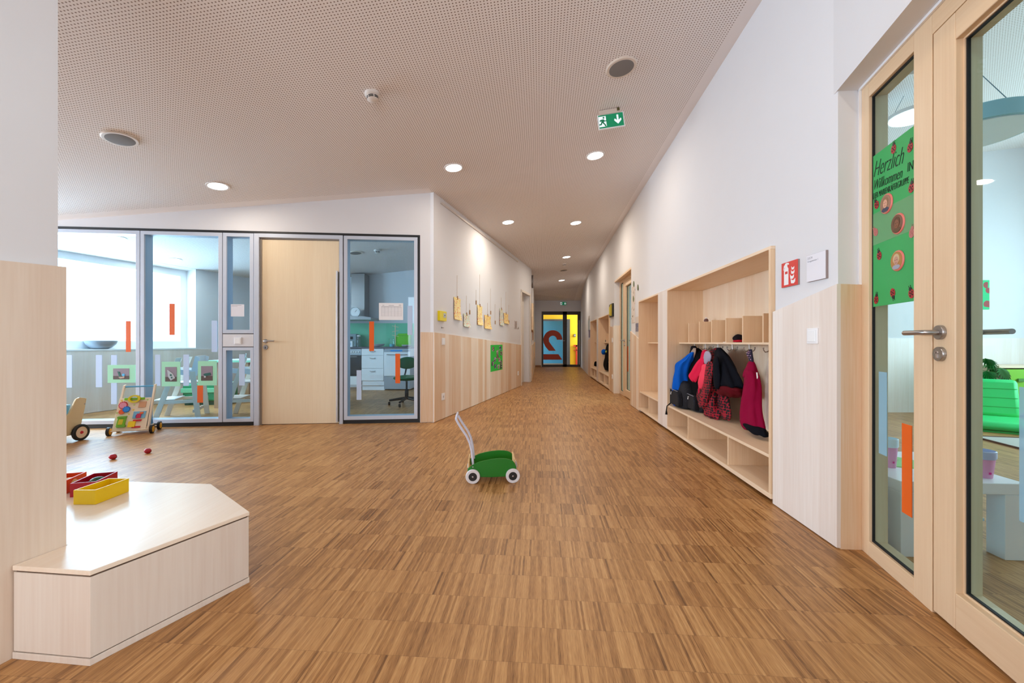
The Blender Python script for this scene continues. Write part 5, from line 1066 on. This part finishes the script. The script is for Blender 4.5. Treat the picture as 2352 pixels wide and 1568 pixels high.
for (xa, za, xb, zb) in ((xl0+.003, .045, xl1, zl1), (xr0+.005, .045, xr1, zr1)):
    m = MB(); m.add([(xa, .0, za), (xa+.016, .0, za), (xa+.016, .04, za), (xa, .04, za), (xb-.008, -.002, zb), (xb+.010, -.002, zb), (xb+.010, .03, zb+.004), (xb-.008, .03, zb+.004)], [(0,3,2,1),(4,5,6,7),(0,1,5,4),(1,2,6,5),(2,3,7,6),(3,0,4,7)])
    m.v = [(x, y+tl*z+.03, z) for x, y, z in m.v]; m.build('upright', ply, t, bevel=.002)
zb_ = (zl1+zr1)/2-.018; MB().tube([(xl1, tl*zb_+.045, zl1-.018), (xr1, tl*zb_+.045, zr1-.016)], .0085, 10).build('push_bar', C('bar_blue', 90, 170, 215, .4), t, smooth=True)
def disc(x, y, r, teeth, mat, nm, dep=-.012):
    cx_, cz_ = w8(x, y); pts = []
    n = teeth*4 if teeth else 28
    for k in range(n):
        a = 2*math.pi*k/n; rr = r*(1.0 if (k % 4) < 2 else .86) if teeth else r; pts.append((cx_+rr*math.cos(a), cz_+rr*math.sin(a)))
    return onb(MB().prism(pts, dep, 0, 'y')).build(nm, mat, t)
disc(1205, 550, .040, 14, C('gear_red', 200, 30, 50, .4), 'gear'); disc(1205, 550, .031, 0, C('gear_pink', 230, 150, 175, .4), 'gear_face', -.014)
disc(1265, 622, .033, 12, C('gear_blue', 20, 110, 200, .4), 'gear', -.017); disc(1272, 622, .024, 0, C('gear_blue2', 40, 140, 225, .4), 'gear_face', -.019); disc(1178, 668, .027, 10, C('gear_orange', 240, 100, 40, .4), 'gear', -.012)
cx_, cz_ = w8(1415, 432); onb(MB().ring([(a[0]*.95+cx_, a[1]*.72+cz_) for a in circle(.056, 32)], [(a[0]*.95+cx_, a[1]*.72+cz_) for a in circle(.036, 32)], -.03, -.006)).build('yellow_ring', C('ring_yellow', 222, 200, 10, .4), t, smooth=True)
a = w8(1230, 418); b_ = w8(1590, 452); onb(MB().box(a[0], b_[0], -.012, 0, b_[1]+.004, a[1]-.002)).build('green_bar', C('lime', 130, 195, 20, .4), t, bevel=.002)
def patch(x0, y0, x1, y1, mat, nm, dep=-.010, shear=0):
    a = w8(x0, y0); b_ = w8(x1, y1); sh = -(a[1]-b_[1])*.12
    return onb(MB().prism([(a[0]+sh, b_[1]), (b_[0], b_[1]), (b_[0]-sh, a[1]), (a[0], a[1])], dep, 0, 'y')).build(nm, mat, t, bevel=.001)
patch(1500, 485, 1600, 585, C('tan_block', 214, 160, 120, .5), 'tan_block'); patch(1398, 665, 1590, 775, C('slider_blue', 120, 185, 220, .5), 'slider_panel'); patch(1460, 700, 1520, 775, C('slider_red', 205, 30, 80, .4), 'slider_bead', -.022); patch(1515, 668, 1570, 700, C('slider_yel', 232, 110, 40, .4), 'slider_bead', -.022); patch(1440, 720, 1462, 762, C('slider_navy', 40, 50, 140, .4), 'slider_bead', -.020)
patch(1128, 768, 1225, 930, C('roller_green', 120, 190, 20, .4), 'abacus_frame', -.026); patch(1145, 800, 1200, 890, C('roller_yel', 220, 205, 40, .4), 'abacus_roller', -.030); patch(1108, 915, 1245, 940, C('roller_edge', 110, 175, 40, .4), 'abacus_foot', -.032); patch(1120, 750, 1270, 775, C('roller_edge', 110, 175, 40, .4), 'abacus_top', -.032)
patch(1310, 840, 1410, 935, C('yellow_block', 250, 215, 0, .4), 'yellow_block', -.022); patch(1385, 812, 1530, 832, C('peg_red', 205, 30, 40, .4), 'red_rod', -.012); patch(1360, 930, 1505, 950, C('peg_red', 205, 30, 40, .4), 'red_rod', -.012)
for (x, y) in ((1175, 470), (1640, 452), (1400, 545), (1385, 635), (1090, 690), (1305, 712)): disc(x, y, .009, 0, C('painted_dot%d' % (x % 2), *((245, 205, 90) if x % 2 else (190, 215, 130))), 'painted_dot', -.001)
# base box behind the board and wheels
B(.03, W_-.03, .05, .235, .05, .075).build('base_board', ply, t, bevel=.002)
MB().prism([(.06, .075), (.23, .075), (.16, .30), (.10, .30)], W_-.045, W_-.035, 'x').build('side_cloth', C('walker_blue', 70, 140, 190, .6), t); MB().prism([(.06, .075), (.23, .075), (.16, .30), (.10, .30)], .035, .045, 'x').build('side_cloth', C('walker_blue', 70, 140, 190, .6), t)
B(.04, W_-.04, .10, .16, .075, .30).build('back_box', C('walker_blue', 70, 140, 190, .6), t)
for (x, y) in ((-.012, .03), (W_+.012, .03), (-.012, .235), (W_+.012, .235)):
    sg = -1 if x < 0 else 1; wv = thing('wheel', (x, y, .046)); wv.parent = t
    MB().lathe([(.033, 0), (.046, 0), (.046, sg*.020), (.033, sg*.020)], (0, 0, 0), 'x', 32).lathe([(.033, 0), (.046, 0), (.046, -sg*.004), (.033, -sg*.004)], (0, 0, 0), 'x', 32).build('tyre', M['black'], wv, smooth=True); MB().lathe([(0, -sg*.005), (.034, -sg*.005), (.034, sg*.021), (.008, sg*.022), (0, sg*.028)], (0, 0, 0), 'x', 28).build('hub', C('hub_yellow', 236, 172, 20, .4), wv, smooth=True)
MB().tube([(-.012, .03, .046), (W_+.012, .03, .046)], .006, 8).tube([(-.012, .235, .046), (W_+.012, .235, .046)], .006, 8).build('axle', ply, t)

# ------------------------------------------------------------------ wooden cart half hidden by the pillar
wx_, wy_ = -4.428, 4.13
t = thing('wooden_wagon', (wx_, wy_, 0), math.radians(91), 'plywood toy wagon with black tyres, half hidden by the pillar', 'toy cart')
def k8(x, y):
    X_ = (130+x/7.84-179.1)/241; return X_, 1+(HZ-(860+y/7.84))*(wy_+X_)/FP
o1 = [k8(*p) for p in ((180, 740), (225, 685), (270, 600), (310, 500), (345, 440), (400, 412), (470, 415), (533, 428), (505, 580), (470, 740), (430, 900))]
pts = [(-.56, .10), (-.56, .26)]+[(-.40, .265), (-.25, .27)]+o1+[(.02, .07), (-.3, .07), (-.45, .06)]
M['wagon_ply'] = plain('wagon_ply', srgb(220, 196, 150), .45)
MB().prism(pts, -.009, .009, 'y').build('side_board', M['wagon_ply'], t, bevel=.003, smooth=True); MB().prism(pts, .251, .269, 'y').build('side_board', M['wagon_ply'], t, bevel=.003, smooth=True)
B(-.55, .0, .009, .251, .07, .085).build('floor_board', M['wagon_ply'], t); a_, b_ = k8(200, 450), k8(195, 700)
MB().box(-.30, -.13, .010, .250, .30, .39).build('blue_cushion', C('wagon_blue', 120, 195, 235, .45), t, bevel=.01) if False else None
MB().prism([(-.36, .15), (-.12, .15), (-.055, .375), (-.30, .385)], .012, .248, 'y').build('blue_panel', C('wagon_blue', 120, 195, 235, .45), t, bevel=.004)
for (x, y) in ((0, -.014), (-.46, -.014), (0, .274), (-.46, .274)):
    sg = -1 if y < 0 else 1; wv = thing('wheel', (x, y, .083)); wv.parent = t
    MB().lathe([(.058, 0), (.078, 0), (.083, sg*.006), (.083, sg*.022), (.078, sg*.028), (.058, sg*.028)], (0, 0, 0), 'y', 44).build('tyre', M['black'], wv, smooth=True); MB().lathe([(0, 0), (.060, 0), (.060, sg*.024), (0, sg*.024)], (0, 0, 0), 'y', 40).build('disc', C('wheel_ply', 232, 204, 170, .5), wv, smooth=True); MB().lathe([(0, sg*.034), (.012, sg*.032), (.016, sg*.024)], (0, 0, 0), 'y', 20).build('hub_cap', C('cap_red', 196, 20, 44, .4), wv, smooth=True)
MB().tube([(0, -.014, .083), (0, .274, .083)], .007, 8).tube([(-.46, -.014, .083), (-.46, .274, .083)], .007, 8).build('axle', M['steel'], t); x, z = k8(495, 527); MB().lathe([(0, -.011), (.006, -.011), (.006, -.009)], (x, 0, z), 'y', 10).build('screw', M['steel'], t)

# ------------------------------------------------------------------ right playroom seen through the big door
# low white table
t = thing('low_table', (1.815, 1.89, 0), math.radians(-4), 'low white square table standing behind the big glazed door', 'table')
tw, tdp = .55, .55
B(0, tw, 0, tdp, .30, .352).build('tabletop', M['whitel'], t, bevel=.003)
for sx, sy in ((0, 0), (tw-.1, 0), (0, tdp-.08), (tw-.1, tdp-.08)): B(sx, sx+.1, sy, sy+.08, 0, .30).build('leg', M['whitel'], t, bevel=.002)
def cup(u, v, Y, h, r, label, parts):
    x = (u-CX)/FP*Y; t = thing('beaker', (x, Y, .3525), 0, label, 'cup', 'pink children beakers on the low table')
    MB().lathe([(r*.8, 0), (r, h*.7), (r, h*.72)], (0, 0, 0), 'z', 28).build('cup_body', film('pink_plastic', srgb(248, 176, 214), .62), t, smooth=True); MB().lathe([(r*1.02, h*.7), (r*1.1, h*.74), (r*1.1, h*.98), (r*1.02, h), (r*.98, h*.86), (0, h*.84)], (0, 0, 0), 'z', 28).build('lid', C(parts[0], *parts[1], .4), t, smooth=True)
    m = MB(); rr = r*1.0
    for k in range(7): a = k*.9; m.add([(rr*math.cos(a+d0)*1.0, rr*math.sin(a+d0), h*(.2+.07*(k % 5))+dz) for d0, dz in ((-.12, -.004), (.12, -.004), (.12, .006), (-.12, .006))], [(0, 1, 2, 3)])
    m.build('print', C('magenta_print', 220, 20, 140, .5), t); return t
cup(2254, 1070, 1.96, .128, .046, 'pink beaker with a pale lid, right one on the low table', ('lid_lilac', (190, 200, 235)))
cup(2042, 1045, 2.11, .15, .034, 'pink beaker with a measuring scale, seen through the narrow door glass', ('lid_white', (215, 235, 245)))
t = thing('place_mat', (2.08, 2.20, .3525), .2, 'round lime green mat on the low table', 'mat'); MB().lathe([(0, .003), (.12, .003), (.125, 0)], (.0, 0, 0), 'z', 40).build('disc', C('mat_lime', 150, 220, 130, .5), t)
t = thing('storage_bin', (2.10, 2.08, 0), -.07, 'clear plastic bin with pale contents under the low table', 'bin')
m = MB(); m.add([(-.13, -.09, 0), (.13, -.09, 0), (.13, .09, 0), (-.13, .09, 0), (-.16, -.12, .15), (.16, -.12, .15), (.16, .12, .15), (-.16, .12, .15)], [(0,3,2,1),(0,1,5,4),(1,2,6,5),(2,3,7,6),(3,0,4,7)]); m.build('bin_body', film('bin_plastic', srgb(190, 225, 245), .55), t); MB().ring([(-.17, -.13), (.17, -.13), (.17, .13), (-.17, .13)], [(-.155, -.115), (.155, -.115), (.155, .115), (-.155, .115)], .145, .158, 'z').build('rim', C('bin_rim', 200, 225, 245, .3), t); MB().box(-.11, -.01, -.07, .07, .01, .09).build('contents', C('bin_pink', 200, 60, 120, .5), t, bevel=.02)
# green folding floor seat
sxx, syy = 5.66, 4.85
t = thing('floor_seat', (sxx, syy, .0), math.radians(-36), 'bright green quilted folding floor seat in the playroom', 'floor seat'); gq_ = C('quilt_green', 40, 220, 120, .5, bump=.6, bscale=18)
B(-.33, .33, -.5, .12, .02, .12).build('seat_pad', gq_, t, bevel=.045, smooth=True); m = MB().box(-.32, .32, -.045, .045, 0, .46).xf(Matrix.Translation((0, .14, .10)) @ Matrix.Rotation(-.22, 4, 'X')); m.build('back_pad', gq_, t, bevel=.045, smooth=True)
MB().box(-.32, .32, -.49, .11, 0, .02).build('base', C('quilt_dark', 20, 160, 70, .6), t); m = MB()
for z in (.12, .23, .34): m.tube([(-.30, -.042, z), (.30, -.042, z)], .004, 6)
m.xf(Matrix.Translation((0, .135, .10)) @ Matrix.Rotation(-.22, 4, 'X')).build('seam', C('seam_green', 20, 180, 84, .6), t)
# shelf with green fabric bins and plant
t = thing('low_shelf', (6.45, 5.36, 0), 0, 'low wooden shelf against the playroom end wall, holding green bins', 'shelf'); B(0, 1.5, 0, .40, .66, .69).build('top_board', M['boardh'], t); B(0, .02, 0, .40, 0, .66).build('side_panel', M['boardside'], t); B(1.48, 1.5, 0, .4, 0, .66).build('side_panel', M['boardside'], t); B(.02, 1.48, 0.02, .4, .04, .06).build('bottom_board', M['boardh'], t); B(.02, 1.48, .39, .4, .06, .66).build('back_panel', M['board'], t)
gb0 = None
for k in range(3):
    x0 = 6.52+.45*k; o = thing('fabric_bin', (x0, 5.36, .062), 0, ['first', 'second', 'third', 'fourth', 'fifth'][k]+' green fabric bin from the left on the low playroom shelf', 'bin', 'green fabric bins on the low shelf')
    m = MB(); m.add([(.03, .03, 0), (.37, .03, 0), (.37, .33, 0), (.03, .33, 0), (0, -.02, .58), (.40, -.02, .58), (.40, .36, .58), (0, .36, .58)], [(0,3,2,1),(4,5,6,7),(0,1,5,4),(1,2,6,5),(2,3,7,6),(3,0,4,7)]); m.build('bin_body', C('bin_green%d' % (k % 2), *((124, 196, 52) if k % 2 == 0 else (84, 176, 44)), .6), o); B(.15, .25, -.03, -.018, .42, .46).build('pull_tab', C('tab_green', 60, 130, 40), o)
def leaf(m, c, a, el, s_):
    pts = [(0, 0)]; nn = 11
    for k in range(nn+1):
        f = k/nn; r = .55+.5*math.sin(math.pi*f)**.7; th = math.radians(-150+300*f)*.5
        for rr in ((1.0, .62) if k < nn else (1.0,)): th2 = math.radians(-125+250*(k+(0 if rr == 1.0 else .62))/nn)*.62; pts.append((s_*r*rr*math.cos(th2)*1.25, s_*r*rr*math.sin(th2)*1.15))
    vs = []
    for (x, y) in pts: v = Vector((x, y, -.35*(x*x+y*y)/s_+.12*abs(y))); v = Matrix.Rotation(a, 3, 'Z') @ (Matrix.Rotation(el, 3, 'Y') @ v); vs.append(tuple(Vector(c)+v))
    n = len(vs); m.add(vs, [(0, i, i+1) for i in range(1, n-1)])
t = thing('swiss_cheese_plant', (6.12, 5.05, -.02), 0, 'leafy green split-leaf plant in a tall blue pot behind the green floor seat', 'plant')
MB().lathe([(0, 0), (.12, 0), (.14, .50), (.15, .54), (.13, .54), (.12, .50), (0, .49)], (.08, .35, .02), 'z').build('pot', C('pot_blue', 40, 150, 190, .4), t, smooth=True)
lm = [] ; stem = MB()
for k, (dx, dy, dz, a, el, s_) in enumerate(((.0, -.1, .86, 0, .6, .13), (-.2, -.1, .80, 3.0, .5, .14), (.16, .0, .78, -.3, .7, .15), (.08, -.2, .74, -1.4, .9, .15), (-.1, -.2, .70, -2.2, .8, .13), (.22, -.05, .67, -.1, .5, .12), (-.05, .1, .86, 1.6, .4, .12))):
    m = MB(); leaf(m, (.08+dx, .35+dy, dz-.05), a, el, s_); o = m.build('leaf', C('leaf_green', 16, 112, 44, .35), t); sd = o.modifiers.new('s', 'SOLIDIFY'); sd.thickness = .003
    stem.tube([(.08, .35, .52), (.08+dx*.5, .35+dy*.5, dz*.5+.30), (.08+dx, .35+dy, dz-.05)], .006, 6)
stem.build('stem', C('stem_green', 60, 130, 50), t)
tag(fr_obj(Frame(0, 5.8, 1, 0), MB().box(6.60, 6.83, -.008, 0, 1.47, 1.89), 'child_drawing', splodge('drawing_green', srgb(22, 190, 120), [srgb(150, 60, 60), srgb(120, 50, 70)], 9, .30)), 'green drawing with red marks on the playroom end wall', 'drawing')
# shelf legs / rug edge
t = thing('play_mat', (4.74, 3.70, .0), math.radians(-13), 'thin grey play mat on the playroom floor in front of the green seat', 'mat'); B(0, 1.5, 0, .6, .001, .010).build('mat_body', C('mat_grey', 190, 186, 176, .8), t); MB().ring([(-.015, -.015), (1.515, -.015), (1.515, .615), (-.015, .615)], [(0, 0), (1.5, 0), (1.5, .6), (0, .6)], .001, .016, 'z').build('dark_edge', C('mat_edge', 96, 62, 52, .6), t)
# ring pendant
def pend(u, v, Y, r, label, lit, h=.09):
    x = (u-CX)/FP*Y; z = 1+(HZ-v)*Y/FP; t = thing('pendant_lamp', (x, Y, z), 0, label, 'pendant lamp', 'round pendant lamps in the playroom')
    MB().lathe([(r-.03, 0), (r, 0), (r, h), (r-.01, h+.008), (0, h+.008)], (0, 0, 0), 'z', 48).build('drum', C('lamp_teal', 150, 205, 220, .5) if not lit else M['white'], t, smooth=True); MB().prism(circle(r-.02, 48), -.006, .0, 'z').build('diffuser', M['lamp'] if lit else C('opal', 225, 240, 245, .4), t)
    c = ceil_z(x, Y)-z; m = MB()
    for k in range(3): a = 2.1*k+.4; m.tube([(.8*r*math.cos(a), .8*r*math.sin(a), h), (0, 0, h+.35), (0.02, 0, c)], .0022, 6)
    m.build('cable', C('cable_grey', 90, 130, 145), t)
    return t
pend(2236, 312, 2.6, .27, 'large flat round pendant lamp seen through the big door glass', False)
pend(2098, 268, 4.0, .20, 'glowing round pendant lamp behind the top of the welcome poster', True, .03)
# far playroom glimpsed through the second door
t = thing('yellow_poster', (4.55, 12.19, 1.45), 0, 'yellow poster on the wall behind the second glazed door', 'poster'); B(-.5, .9, -.01, 0, 0, .42).build('sheet', C('poster_yellow', 235, 215, 90, .6), t); B(-.4, .8, -.012, -.01, .1, .14).build('print', C('poster_print', 190, 160, 60, .6), t)
t = thing('play_stove', (4.0, 11.6, 0), 0, 'child play unit with red and blue fronts behind the second glazed door', 'toy'); B(0, .5, 0, .4, 0, .75).build('cabinet', C('play_orange', 214, 110, 70, .5), t, bevel=.005); B(.5, 1.0, 0, .4, 0, .75).build('cabinet', C('play_blue', 100, 180, 205, .5), t, bevel=.005); B(0, 1, 0, .4, .75, .78).build('top', C('play_green', 130, 195, 110, .5), t)
x, z = R.on(1443.5, 795, .135); x_, z1 = R.on(1443.5, 853, .135); tag(fr_obj(R, MB().box(x-.03, x+.02, .124, .127, z1, z), 'glass_sticker', M['orange']), 'orange strip on the leaf glass of the second door', 'sticker')
x, z = R.on(1425.5, 805, .12); x_, z1 = R.on(1425.5, 845, .12); tag(fr_obj(R, MB().box(x-.03, x+.03, .120, .123, z1, z), 'glass_sticker', M['ffrost']), 'frosted strip on the narrow glass of the second door', 'sticker')
